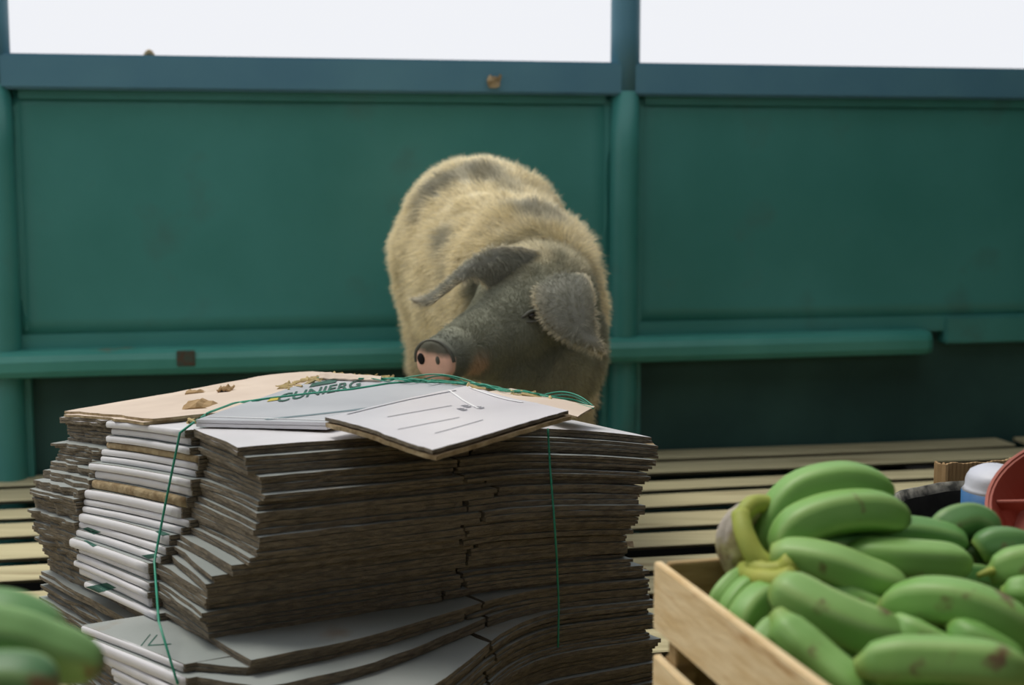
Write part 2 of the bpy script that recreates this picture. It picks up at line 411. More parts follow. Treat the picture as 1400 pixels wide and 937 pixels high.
RE = [(.45, .626), (.425, .617), (.41, .602), (.39, .584), (.37, .570), (.31, .562), (.26, .584), (.215, .620), (.0, .645)]
stack_meshes = []
rt_ = random.Random(77); thick = []
while sum(thick) < HT - .012: thick.append(rt_.choice((.0095, .0105, .0115, .0135, .0150, .0115)))
NB = len(thick)
ORD = ['topmost', 'second', 'third', 'fourth', 'fifth', 'sixth', 'seventh', 'eighth', 'ninth', 'tenth', 'eleventh', 'twelfth', 'thirteenth', 'fourteenth', 'fifteenth', 'sixteenth', 'seventeenth', 'eighteenth', 'nineteenth', 'twentieth']
ORD += ['twenty-' + q for q in ('first', 'second', 'third', 'fourth', 'fifth', 'sixth', 'seventh', 'eighth', 'ninth')] + ['thirtieth'] + ['thirty-' + q for q in ('first', 'second', 'third', 'fourth', 'fifth', 'sixth', 'seventh', 'eighth', 'ninth')] + ['fortieth'] + ['forty-' + q for q in ('first', 'second', 'third')]
DONE = False
WU = curve('F', ZS_ + .003)[1] - .004
for k in range(NB):
    T = thick[k]; zt = HT - sum(thick[:k])
    if zt - T < 0.001: break
    r = random.Random(100 + k)
    (uc, wf), (uW, fw0), (uP, fw1), (ub, _) = curve('F', zt), curve('W', zt), curve('P', zt), curve('L', zt)
    ur = float(np.interp(-zt, [-q[0] for q in RE], [q[1] for q in RE]))
    shelf = zt < ZS_
    j = 0.0055 if k else 0
    uc += r.uniform(-j, j); wf += r.uniform(-j, j) * 1.5
    q_ = r.uniform(-j, j) * 1.0; uW += q_; uP += q_; ub += r.uniform(-1.6 * j, 1.6 * j); ur += r.uniform(-j, j) * 1.6
    fw0 += r.uniform(-.008, .008) if k else 0; fw1 += r.uniform(-.008, .008)
    slot = 0.30 + r.uniform(-.03, .03)
    base = thing('flattened_carton', '', 'carton', tuple(SP(0.3, 0.3, zt - T)), 'flattened cartons tied in the stack')
    lk = {0: 'pale corner jutting to the front'}.get(k, 'broad grey flap jutting out in front' if shelf and not DONE else r.choice(('white folded edge, brown ragged edges', 'grey top, white fold, ragged brown ends', 'white fold at left, torn brown edges')))
    if shelf: DONE = True
    base['label'] = ORD[k] + (' carton down in the twine-tied stack, ' if k else ' carton of the twine-tied stack, ') + lk
    top = M['grey'] if k else M['white']
    gap = 0.0009; sl = max(0, WU + r.uniform(-.006, .004) - wf) if shelf else 0.0
    th = (T - gap * 2) / 2
    dirt = 0.0
    for ply in (0, 1):
        z = zt - ply * (th + gap)
        q = r.uniform(-.002, .002)
        rag = 0.0035
        uFw = lambda w_: uc + (uW + .016 - uc) * max(0, min(1, (w_ - wf) / (fw0 - wf)))
        uMw = lambda w_: uW + (uP - uW) * max(0, min(1, (w_ - fw0) / (fw1 - fw0)))
        ps = [patch(lambda w_: uFw(w_) + q, slot - .003, wf + q, fw0, 12, 4, z, th, rag, k * 3 + ply, sl=sl, slb=wf),
              patch(slot + .003, ur + q, wf + r.uniform(-.004, .006), fw0, 12, 4, z, th, rag, k * 3 + ply + 50, sl=sl, slb=wf),
              patch(lambda w_: uMw(w_) + .004, ur - .006 + q, fw0, fw1, 16, 4, z, th, 0.001, k * 3 + ply + 20, sl=sl, slb=wf),
              patch(ub + q, ur - .02, fw1, LW, 14, 9, z, th, rag * 2.2, k * 3 + ply + 70)]
        V, F, fm = jp(ps)
        o = obj('upper_panel' if ply == 0 else 'lower_panel', V, F, [top, M['brown'], M['inner']], base, fm)
        stack_meshes.append(o)
        if ply == 0: up_panel = o
    # white folded edge: a half-round roll joining both plies
    V, F = [], []; nw = 8; na = 6
    for jj in range(nw + 1):
        w_ = fw0 + .003 + (fw1 - fw0 - .006) * jj / nw
        for a in range(na + 1):
            an = math.pi * a / na
            ov = 0.0002
            V.append(SP(uMw(w_) + .006 - math.sin(an) ** .55 * (T * 0.50) - ov + .0012 * nz(w_ * 25, k), w_, zt - T / 2 + ov + math.copysign(abs(math.cos(an)) ** .7, math.cos(an)) * (T / 2 - .0004)))
    for jj in range(nw):
        for a in range(na):
            q = jj * (na + 1) + a; F.append([q, q + 1, q + na + 2, q + na + 1])
    F.append(list(range(na + 1))); F.append([nw * (na + 1) + a for a in range(na + 1)][::-1])
    fe = obj('folded_edge', *fix(V, F), M['edge_pale'] if k in (3, 8) else M['white'], base, smooth=True); fe['label'] = 'brown folded edge' if k in (3, 8) else 'white folded edge'
    stack_meshes.append(fe)
    # torn pale scraps at the right-hand end
    if 1 <= k < 32 and not shelf:
        for _ in range(r.choice((0, 1, 1, 2))):
            w_ = wf + r.uniform(0, .05); u_ = ur - .004
            L_ = r.uniform(.008, .024)
            V = [SP(u_ - .01, w_, zt + .0004), SP(u_ - .01, w_ + .02, zt + .0004), SP(u_ + L_, w_ + .010, zt + r.uniform(-.004, .004)), SP(u_ + L_ * .5, w_ - .006, zt - .003)]
            V += [v - Vector((0, 0, .001)) for v in V]
            obj('torn_scrap', V, [[0, 3, 2, 1], [4, 5, 6, 7], [0, 1, 5, 4], [1, 2, 6, 5], [2, 3, 7, 6], [3, 0, 4, 7]], M['white'] if _ % 2 else M['edge_pale'], up_panel)['label'] = 'pale torn paper scrap'

# ---- loose sheets on top -------------------------------------------------
def world_sheet(quad, nu, nw, th, mats, name, parent, seed=0, rag=0.0025, lift=None):
    """quad: four world points (A,B,C,D): A->B is u, A->D is w; bilinear; ragged"""
    A, B, Cc, D = [Vector(p) for p in quad]; V, F, fm = [], [], []
    for k in (0, 1):
        for i in range(nu + 1):
            for j in range(nw + 1):
                u, w_ = i / nu, j / nw
                p = (A * (1 - u) + B * u) * (1 - w_) + (D * (1 - u) + Cc * u) * w_
                if i in (0, nu) or j in (0, nw):
                    p = p + Vector((nz(p.x * 60, p.y * 60, seed), nz(p.x * 60, p.y * 60, seed + 9), 0)) * rag
                z = p.z + (lift(u, w_) if lift else 0) - k * th
                V.append(Vector((p.x, p.y, z)))
    n2 = (nu + 1) * (nw + 1); idx = lambda i, j, k: k * n2 + i * (nw + 1) + j
    for i in range(nu):
        for j in range(nw):
            F.append([idx(i, j, 0), idx(i + 1, j, 0), idx(i + 1, j + 1, 0), idx(i, j + 1, 0)]); fm.append(0)
            F.append([idx(i, j, 1), idx(i, j + 1, 1), idx(i + 1, j + 1, 1), idx(i + 1, j, 1)]); fm.append(2)
        F.append([idx(i, 0, 0), idx(i, 0, 1), idx(i + 1, 0, 1), idx(i + 1, 0, 0)]); fm.append(1)
        F.append([idx(i, nw, 0), idx(i + 1, nw, 0), idx(i + 1, nw, 1), idx(i, nw, 1)]); fm.append(1)
    for j in range(nw):
        F.append([idx(0, j, 0), idx(0, j + 1, 0), idx(0, j + 1, 1), idx(0, j, 1)]); fm.append(1)
        F.append([idx(nu, j, 0), idx(nu, j, 1), idx(nu, j + 1, 1), idx(nu, j + 1, 0)]); fm.append(1)
    return obj(name, V, F, mats, parent, fm)

top_items = []
# tan sheet covering the rear left of the stack
V, F, fm = jp([patch(-0.01, 0.60, 0.245, 0.605, 24, 12, HT + .0085, .004, 0.006, 301), patch(-0.018, 0.575, 0.25, 0.59, 24, 10, HT + .0043, .004, 0.006, 302)])
o = obj('cardboard_sheet', V, F, [M['tan'], M['edge_pale'], M['inner']], None, fm, origin=SP(.3, .42, HT + .002))
tag(o, 'pinkish tan cardboard sheet with torn edges over the rear left of the stack', 'cardboard'); top_items.append(o)

# white printed carton panel with the green lettering
pc = thing('printed_carton', 'folded white carton with green lettering lying on top of the stack', 'carton', tuple(pz(420, 560, .46)))
zt = .466
qA, qB, qC, qD = pz(268, 574, zt - .001), pz(447, 578, zt + .002), pz(655, 525, zt - .003), pz(436, 517, zt - .004)
top_items.append(world_sheet((qA, qB, qC, qD), 20, 12, .0045, [M['panelgrey'], M['white'], M['inner']], 'upper_panel', pc, 5, .001))
dz = Vector((0, 0, -.0052))
top_items.append(world_sheet((qA + dz, qB + dz, qC + dz, qD + dz), 20, 12, .0045, [M['white'], M['white'], M['inner']], 'lower_panel', pc, 6, .0015))
def on_quad(u, w_, dz=0.0004):
    p = (qA * (1 - u) + qB * u) * (1 - w_) + (qD * (1 - u) + qC * u) * w_
    return p + Vector((0, 0, dz))
def flat_stroke(fn, pts, wid, mt, name, parent, dzz=0.0005):
    V, F = [], []
    for i, (u, v) in enumerate(pts):
        a = pts[max(i - 1, 0)]; b = pts[min(i + 1, len(pts) - 1)]
        P = fn(u, v); d = (fn(*b) - fn(*a)).normalized(); nrm = Vector((-d.y, d.x, 0)) * wid / 2
        V += [P + nrm, P - nrm]
    n = len(V); V += [v - Vector((0, 0, dzz * .8)) for v in V[:]]
    for i in range(len(pts) - 1):
        F.append([2 * i, 2 * i + 1, 2 * i + 3, 2 * i + 2]); F.append([n + 2 * i, n + 2 * i + 2, n + 2 * i + 3, n + 2 * i + 1])
    return V, F
# lettering as a converted font curve laid on the panel
def lettering(txt, fn, u0, u1, v0, v1, mt, name, parent, flip=False):
    cu = bpy.data.curves.new(name, 'FONT'); cu.body = txt; cu.size = 1; cu.offset = 0.012; cu.resolution_u = 3
    to = bpy.data.objects.new(name, cu); C.objects.link(to)
    bpy.context.view_layer.update()
    dg = bpy.context.evaluated_depsgraph_get(); me = bpy.data.meshes.new_from_object(to.evaluated_get(dg))
    bpy.data.objects.remove(to); bpy.data.curves.remove(cu)
    co = [v.co.copy() for v in me.vertices]; F = [list(p.vertices) for p in me.polygons]
    mnx, mxx = min(c.x for c in co), max(c.x for c in co); mny, mxy = min(c.y for c in co), max(c.y for c in co)
    V = [fn(u0 + (u1 - u0) * (c.x - mnx) / (mxx - mnx), v0 + (v1 - v0) * (c.y - mny) / (mxy - mny)) for c in co]
    bpy.data.meshes.remove(me)
    return obj(name, V, F, mt, parent)
def tex_fn(u, v): return on_quad(u, v, .0007)
# text runs along w (towards the back right)
def txt_fn(s, t):   # s along the word, t up the letters: image frame of the word
    a = pz(372, 551, zt); b = pz(492, 528, zt); up = (pz(395, 529, zt) - pz(388, 541, zt))
    p = a + (b - a) * s + up * t
    p.z = qp_z(p) + .0007; return p
def qp_z(p):
    # height of the quad plane under p
    nrm = (qB - qA).cross(qD - qA).normalized(); d = nrm.dot(qA)
    return (d - nrm.x * p.x - nrm.y * p.y) / nrm.z
lt = lettering('CUNIERG', txt_fn, 0.03, 1.0, 0.0, 1.0, M['ink'], 'printed_lettering', pc)
V, F = [txt_fn(*q) for q in ((-.08, .35), (0.06, .3), (.05, .75), (-.05, .8))], [[0, 1, 2, 3]]
obj('yellow_mark', V, F, M['yellow_ink'], pc)
V, F = [txt_fn(*q) for q in ((.34, 1.25), (.66, 1.25), (.68, 1.8), (.36, 1.75))], [[0, 1, 2, 3]]
obj('printed_bar', V, F, M['ink'], pc)
V, F = flat_stroke(lambda u, v: on_quad(u, v, .0006), [(.50, .03), (.7, .14), (.86, .26), (.97, .4), (.99, .75)], .010, None, '', None)
obj('printed_line', V, F, M['blue_ink'], pc)
V, F = flat_stroke(lambda u, v: on_quad(u, v, .0007), [(.02, .06), (.3, .05), (.6, .05), (.97, .04)], .004, None, '', None)
obj('crease_highlight', V, F, M['highlight_white'], pc)

# loose thick folded carton lying uppermost
zt2 = .482
lc = thing('folded_carton_piece', 'glossy white folded carton piece lying askew on the very top of the stack', 'carton', tuple(pz(600, 575, .465)))
rA, rB, rC, rD = pz(446, 571, zt2), pz(592, 614, zt2 - .002), pz(776, 563, zt2 - .002), pz(642, 527, zt2 - .004)
lif = lambda u, v: .0025 * math.sin(u * 5 + v * 3) * (1 - abs(2 * u - 1) * .5)
top_items.append(world_sheet((rA, rB, rC, rD), 24, 20, .0048, [M['gloss'], M['brown'], M['inner']], 'upper_panel', lc, 11, .003, lif))
d2 = Vector((0, 0, -.0062))
top_items.append(world_sheet((rA + d2 + Vector((-.002, 0, 0)), rB + d2 + Vector((.003, -.001, 0)), rC + d2 + Vector((.004, 0, 0)), rD + d2), 24, 20, .0055, [M['inner'], M['edge_pale'], M['inner']], 'lower_panel', lc, 12, .003, lambda u, v: lif(u, v) - .001))
def on_r(u, v, dz=.0009):
    p = (rA * (1 - u) + rB * u) * (1 - v) + (rD * (1 - u) + rC * u) * v
    return p + Vector((0, 0, dz + lif(u, v)))
for q, (pts, wd, mt, nm) in enumerate([([(.06, .96), (.35, .95), (.62, .955)], .005, M['highlight_white'], 'crease_highlight'), ([(.02, .82), (.3, .74), (.5, .70)], .0035, M['highlight_white'], 'crease_highlight'),
                            ([(.05, .1), (.04, .5), (.06, .85)], .0025, M['grey_ink'], 'printed_line'), ([(.3, .2), (.32, .4), (.34, .62)], .0015, M['grey_ink'], 'printed_line'),
                            ([(.55, .1), (.56, .3), (.58, .5)], .0012, M['grey_ink'], 'printed_line'), ([(.75, .2), (.74, .55)], .0012, M['grey_ink'], 'printed_line')]):
    pts2 = [tuple(a + (b - a) * t for a, b in zip(p0, p1)) for p0, p1 in zip(pts[:-1], pts[1:]) for t in (0, .2, .4, .6, .8)] + [pts[-1]]
    V, F = flat_stroke(lambda u, v: on_r(u, v), pts2, wd, None, '', None)
    obj(nm, V, F, mt, lc)
for q, (u, v) in enumerate([(.42, .60), (.46, .70), (.38, .66)]):
    for i in range(5):
        V, F = flat_stroke(lambda a, b: on_r(a, b), [(u + i * .014, v), (u + i * .014 + .006, v + .03 + .01 * (i % 2))], .0022, None, '', None)
        obj('printed_character', V, F, M['grey_ink'], lc)

# curled torn flap sticking up at the back
c0, c1 = pz(436, 517, .466), pz(520, 520, .466)
V, F = [], []
for i in range(13):
    t = i / 12; p = c0 * (1 - t) + c1 * t
    for j, (dy, dz_) in enumerate(((.0, 0), (.010, .006), (.022, .007), (.030, .002))):
        V.append(p + Vector((0, dy, dz_ * (1 - .5 * t) + .002 * nz(t * 9, j))))
for i in range(12):
    for j in range(3): k = i * 4 + j; F.append([k, k + 4, k + 5, k + 1])
o = obj('torn_flap', V, F, M['tan'], origin=c0); s = o.modifiers.new('t', 'SOLIDIFY'); s.thickness = .003
tag(o, 'narrow torn cardboard strip curling up behind the green lettering', 'cardboard scrap')
c = pz(735, 548, .455)
o = world_sheet((pz(665, 536, .462), pz(790, 570, .458), pz(812, 556, .452), pz(700, 531, .458)), 8, 4, .003, [M['tan'], M['edge_pale'], M['inner']], 'cardboard_strip', None, 21, .004)
tag(o, 'tan cardboard strip showing behind the topmost glossy piece', 'cardboard'); top_items.append(o)

# ---- BVH of stack for twine ------------------------------------------------
def bvh_of(objs):
    V, F = [], []
    for o in objs:
        off = o.location + (o.parent.location if o.parent else Vector()); n = len(V)
        V += [v.co + off for v in o.data.vertices]; F += [[i + n for i in p.vertices] for p in o.data.polygons]
    return BVHTree.FromPolygons(V, F)
bv = bvh_of(stack_meshes + top_items)
def hit(x, y, off=.003):
    r = ray(x, y).normalized(); h = bv.ray_cast(CP, r)
    return None if h[0] is None else h[0] - r * off
# crumpled scraps
def scrap(name, px, py_, z, size, label, seed, m):
    c = hit(px, py_, 0) or pz(px, py_, z); c = c - Vector((0, 0, size[2] * .35)); V, F = [], []; n = 7
    for i in range(n):
        for j in range(n):
            a, b = (i / (n - 1) - .5) * 2, (j / (n - 1) - .5) * 2
            V.append(c + Vector((a * size[0] * (1 + .2 * nz(b * 3, seed)), b * size[1], size[2] * (0.6 + 0.7 * abs(nz(a * 2.6, b * 1.0, seed)) * 2 - .5 * a * a))))
    for i in range(n - 1):
        for j in range(n - 1): k = i * n + j; F.append([k, k + n, k + n + 1, k + 1])
    o = obj(name, V, F, m, origin=c); s = o.modifiers.new('t', 'SOLIDIFY'); s.thickness = .003
    tag(o, label, 'cardboard scrap'); return o
scrap('crumpled_scrap', 273, 556, .458, (.024, .03, .013), 'crumpled brown cardboard scrap beside the green twine on the tan sheet', 3, M['kraft'])
scrap('crumpled_scrap', 308, 535, .452, (.012, .012, .016), 'small peaked brown cardboard scrap at the far edge of the tan sheet', 8, M['kraft'])
scrap('crumpled_scrap', 268, 537, .447, (.016, .012, .008), 'flat dark brown scrap at the tan sheet edge, left of the peaked one', 5, M['kraft'])
# straw litter along the back edge of the stack
V, F = [], []
rr = random.Random(5)
for i in range(150):
    t = rr.random()
    if t < .75:
        s = rr.random(); x = 385 + 200 * s; yv = 531 - 15 * min(1, s * 3.6) + rr.uniform(-3, 4)
    else:
        x = rr.uniform(590, 760); yv = 519 + (x - 590) * .16 + rr.uniform(-3, 3)
    c = hit(x, yv, .001)
    if c is None: continue
    a = rr.uniform(0, math.pi); L_ = rr.uniform(.004, .016); d = Vector((math.cos(a), math.sin(a) * .7, rr.uniform(-.2, .5))) * L_
    m = tube([c - d, c + Vector((0, 0, .001)), c + d], rr.uniform(.0008, .0028), 4); n = len(V); V += m[0]; F += [[q + n for q in f] for f in m[1]]
o = obj('straw_litter', V, F, M['straw'], origin=pz(440, 520, .46)); tag(o, 'straw and shredded fibre littering the far edge of the stack top', 'straw'); o['kind'] = 'stuff'
owner = []
for o in stack_meshes + top_items: owner += [o] * len(o.data.polygons)
def decal(quad, name, m, label=None):
    par = None; V = []
    n = 6
    for i in range(n + 1):
        for j in range(n + 1):
            u, v = i / n, j / n
            x = (quad[0][0] * (1 - u) + quad[1][0] * u) * (1 - v) + (quad[3][0] * (1 - u) + quad[2][0] * u) * v
            y = (quad[0][1] * (1 - u) + quad[1][1] * u) * (1 - v) + (quad[3][1] * (1 - u) + quad[2][1] * u) * v
            r = ray(x, y).normalized(); h = bv.ray_cast(CP, r)
            if h[0] is None: return
            if i == n // 2 and j == n // 2: par = owner[h[2]]
            V.append((h[0], r))
    F = []
    mid = sorted((p - CP).length for p, _ in V)[len(V) // 2]
    PT = [p - r * .0012 for p, r in V]
    for i in range(n):
        for j in range(n):
            k = i * (n + 1) + j; q = [k, k + n + 1, k + n + 2, k + 1]
            d = [(PT[a] - CP).length for a in q]
            if max(d) - min(d) < .03: F.append(q)
    o = obj(name, PT, F, m, par)
    if label: o['label'] = label
for q in ([(113, 723), (120, 721), (138, 728), (128, 731)], [(114, 739), (119, 739), (133, 746), (127, 748)], [(193, 760), (211, 757), (216, 762), (203, 765)], [(117, 803), (146, 797), (159, 804), (135, 811)], [(212, 727), (219, 725), (233, 731), (222, 733)]):
    decal(q, 'printed_square', M['ink'], 'dark green printed square')
for q in ([(202, 882), (234, 880), (234, 881.5), (202, 883.5)], [(202, 882), (214, 868), (215.5, 868.5), (203.5, 883)], [(192, 883), (205, 867), (206, 867.5), (193.5, 883.5)]):
    decal(q, 'printed_line', M['ink'])
def strand(pts, rad=.0016, n=40, off=.0035, wob=.0):
    P = []
    for i in range(len(pts) - 1):
        for t in (0, .25, .5, .75): P.append(tuple(a + (b - a) * t for a, b in zip(pts[i], pts[i + 1])))
    P.append(pts[-1])
    W_ = [hit(x, y, off) for x, y in P]; W_ = [p for p in W_ if p is not None]
    return tube(spline(W_, n), rad, 6)
def taut(pts, rad=.0016, n=30):
    D_ = [tuple(a + (b - a) * t / 12 for a, b in zip(p, q)) for p, q in zip(pts[:-1], pts[1:]) for t in range(12)] + [pts[-1]]
    hs = [hit(x, y, .004) for x, y in D_]; ds = [(h - CP).length if h else 9 for h in hs]; m = len(ds)
    mn = [min(ds[max(0, i - 9):i + 10]) for i in range(m)]
    av = [sum(mn[max(0, i - 6):i + 7]) / len(mn[max(0, i - 6):i + 7]) for i in range(m)]
    return tube([CP + ray(*D_[i]).normalized() * av[i] for i in range(0, m, 2)], rad, 6)
tw = thing('green_twine', 'green plastic twine tied round the left end of the cardboard stack', 'twine', tuple(pz(265, 580, .45)))
s1 = taut([(266, 577), (246, 592), (226, 690), (211, 768), (217, 850), (243, 936)], .0017)
obj('strand', *s1, M['twine'], tw, smooth=True)
obj('strand', *strand([(262, 580), (285, 565), (320, 552), (370, 545), (420, 539), (480, 533), (530, 525), (580, 521)], .0022, 60), M['twine'], tw, smooth=True)
kp = hit(262, 579, .004)
kb = join(*[tube(spline([kp + Vector((.007 * math.cos(a * 2.1 + q), .005 * math.sin(a * 1.7 + q), .006 * math.sin(a + q * 2))) for a in range(6)], 16), .0016, 5) for q in range(3)])
obj('knot', *kb, M['straw'], tw, smooth=True)
tw2 = thing('green_twine', 'green plastic twine hanging down the right part of the dark long side of the stack', 'twine', tuple(pz(752, 590, .45)))
obj('strand', *taut([(749, 586), (752, 640), (757, 700), (761, 760), (764, 830), (763, 886)], .0015), M['twine'], tw2, smooth=True)
tw3 = thing('twine_tangle', 'tangle of green twine strands along the back edge of the stack under the snout', 'twine', tuple(pz(620, 522, .465)))
rr = random.Random(11)
def back_line(x):  # back edge of the stack in the picture plane
    tab = [(430, 517), (520, 517), (600, 520), (650, 525), (700, 533), (750, 541), (800, 551), (815, 556)]
    for a, b in zip(tab[:-1], tab[1:]):
        if x <= b[0]: return a[1] + (b[1] - a[1]) * (x - a[0]) / (b[0] - a[0])
    return tab[-1][1]
for q in range(13):
    x0 = rr.uniform(430, 640); x1 = x0 + rr.uniform(110, 240); x1 = min(x1, 812)
    pts = []
    for i in range(9):
        x = x0 + (x1 - x0) * i / 8
        z = .462 + .004 * math.sin(i * 1.3 + q) + rr.uniform(0, .004) - max(0, (x - 640)) / 170 * .016
        p = pz(x, back_line(x) + rr.uniform(-1, 4), z); pts.append(p)
    obj('strand', *tube(spline(pts, 34), rr.uniform(.0008, .0015), 5), M['twine'], tw3, smooth=True)
for (x0, x1, h) in ((545, 660, .011), (742, 812, .012), (752, 806, .008), (575, 640, .009)):
    zz = .462 - max(0, ((x0 + x1) / 2 - 640)) / 170 * .016
    pts = [pz(x0 + (x1 - x0) * t, back_line(x0 + (x1 - x0) * t) + 1, zz) + Vector((0, 0, h * math.sin(math.pi * t))) for t in (0, .2, .4, .6, .8, 1)]
    obj('strand', *tube(spline(pts, 24), .0012, 5), M['twine'], tw3, smooth=True)

# ------------------------------------------------------------------ bananas
def banana(name, pts, R, seed, parent=None, green=(0.215, 0.43, 0.105), label=None, group=None, up=(0, 0, 1), pale=0.0, stem=True):
    """pts: world centre line stem->tip"""
    path = spline(pts, 26); rr = random.Random(seed); ph = rr.uniform(0, 6.28)
    def rad(t):
        if t < .16: s = .40 + .60 * (t / .16) ** 1.3 * .75 if stem else .75 + .2 * t / .16
        elif t < .32: s = (.85 if stem else .95) + (.15 if stem else .05) * (t - .16) / .16
        elif t < .72: s = 1.0
        else:
            q = (t - .72) / .28; s = math.sqrt(max(0.0, 1 - q ** 2.4)) * .97 + .03 - .0 * q
            s = max(s, .16)
        return R * s
    shp = lambda a, t: 1 + .075 * math.cos(5 * (a + ph)) * min(1, t * 4)
    V, F = tube(path, rad, 20, True, shp, up)
    cols = []
    for i in range(26):
        t = i / 25
        for j in range(20):
            a = 2 * math.pi * j / 20
            ridge = max(0, math.cos(5 * (a + ph))) ** 6
            g = Vector(green)
            g = g.lerp(Vector((0.46, 0.60, 0.24)), .45 * ridge + pale)
            g = g.lerp(Vector((0.34, 0.42, 0.09)), max(0, .6 - t * 4))
            if t > .94: g = g.lerp(Vector((0.02, 0.016, 0.01)), (t - .94) / .06)
            cols.append((g.x, g.y, g.z, 1))
    V2 = list(V)
    # black blossom nub
    o = obj(name, V2, F, M['banana'], parent, smooth=True, origin=path[8] if parent is None else None, cols=cols)
    if label: tag(o, label, 'banana', group)
    return o
def B(pxs, R, seed, **k):
    return banana('banana', [py(*p) for p in pxs], R, seed, **k)
CG = 'loose green cooking bananas in the crate'
hand = thing('banana_hand', 'hand of large green cooking bananas with a yellowish crown piled on the crate', 'bananas', tuple(py(1040, 790, 1.42)))
def PB(pxs, R, seed, **k):
    return banana('banana', [py(*p) for p in pxs], R, seed, parent=hand, **k)
PB([(1054, 775, 1.41), (1054, 728, 1.42), (1090, 676, 1.43), (1150, 660, 1.435), (1192, 670, 1.44), (1214, 690, 1.44)], .0218, 1)
PB([(1068, 778, 1.38), (1082, 730, 1.385), (1130, 705, 1.39), (1192, 699, 1.395), (1244, 714, 1.40)], .0218, 2, pale=.05)
PB([(1058, 762, 1.36), (1090, 762, 1.35), (1140, 772, 1.335), (1190, 792, 1.33), (1243, 806, 1.33)], .0190, 3, pale=.15, stem=False)
PB([(1120, 760, 1.42), (1160, 742, 1.42), (1230, 730, 1.425), (1290, 738, 1.43), (1322, 752, 1.43)], .0180, 4, green=(.14, .33, .09))
PB([(1150, 775, 1.40), (1180, 762, 1.38), (1230, 764, 1.37), (1285, 768, 1.37), (1328, 772, 1.38)], .0192, 5, pale=.1)
# crown and pedicels
cr = join(
    tube(spline([py(1066, 688, 1.455), py(1030, 694, 1.425), py(1008, 716, 1.415), py(1004, 742, 1.405), py(1012, 770, 1.395)], 16), lambda t: .008 + .006 * math.sin(math.pi * t), 12, True, lambda a, t: 1 + .12 * math.cos(3 * a + 5 * t)),
    tube(spline([py(1010, 700, 1.415), py(998, 735, 1.415), py(1014, 775, 1.405), py(1030, 785, 1.395)], 14), lambda t: .008 + .009 * math.sin(math.pi * t), 12, True, lambda a, t: 1 + .1 * math.cos(4 * a + 9 * t)))
c_ = obj('crown', *cr, M['crown'], hand, smooth=True); c_['label'] = 'grey and yellow cut crown'
ped = mat('pedicel', (0.40, 0.42, 0.08), (0.28, 0.36, 0.07), 0.55, 20, bump=.2)
for q, pts in enumerate([[(1012, 702, 1.395), (1018, 730, 1.375), (1034, 762, 1.360), (1058, 780, 1.355)], [(1014, 706, 1.405), (1030, 690, 1.415), (1052, 694, 1.425), (1062, 720, 1.415), (1062, 760, 1.405)],
                         [(1030, 768, 1.365), (1045, 782, 1.345), (1070, 780, 1.340), (1085, 768, 1.335)], [(1018, 780, 1.385), (1035, 790, 1.345), (1062, 795, 1.325), (1085, 790, 1.315)]]):
    obj('pedicel', *tube(spline([py(*p) for p in pts], 14), lambda t: .0095 + .002 * t, 10), ped, hand, smooth=True)

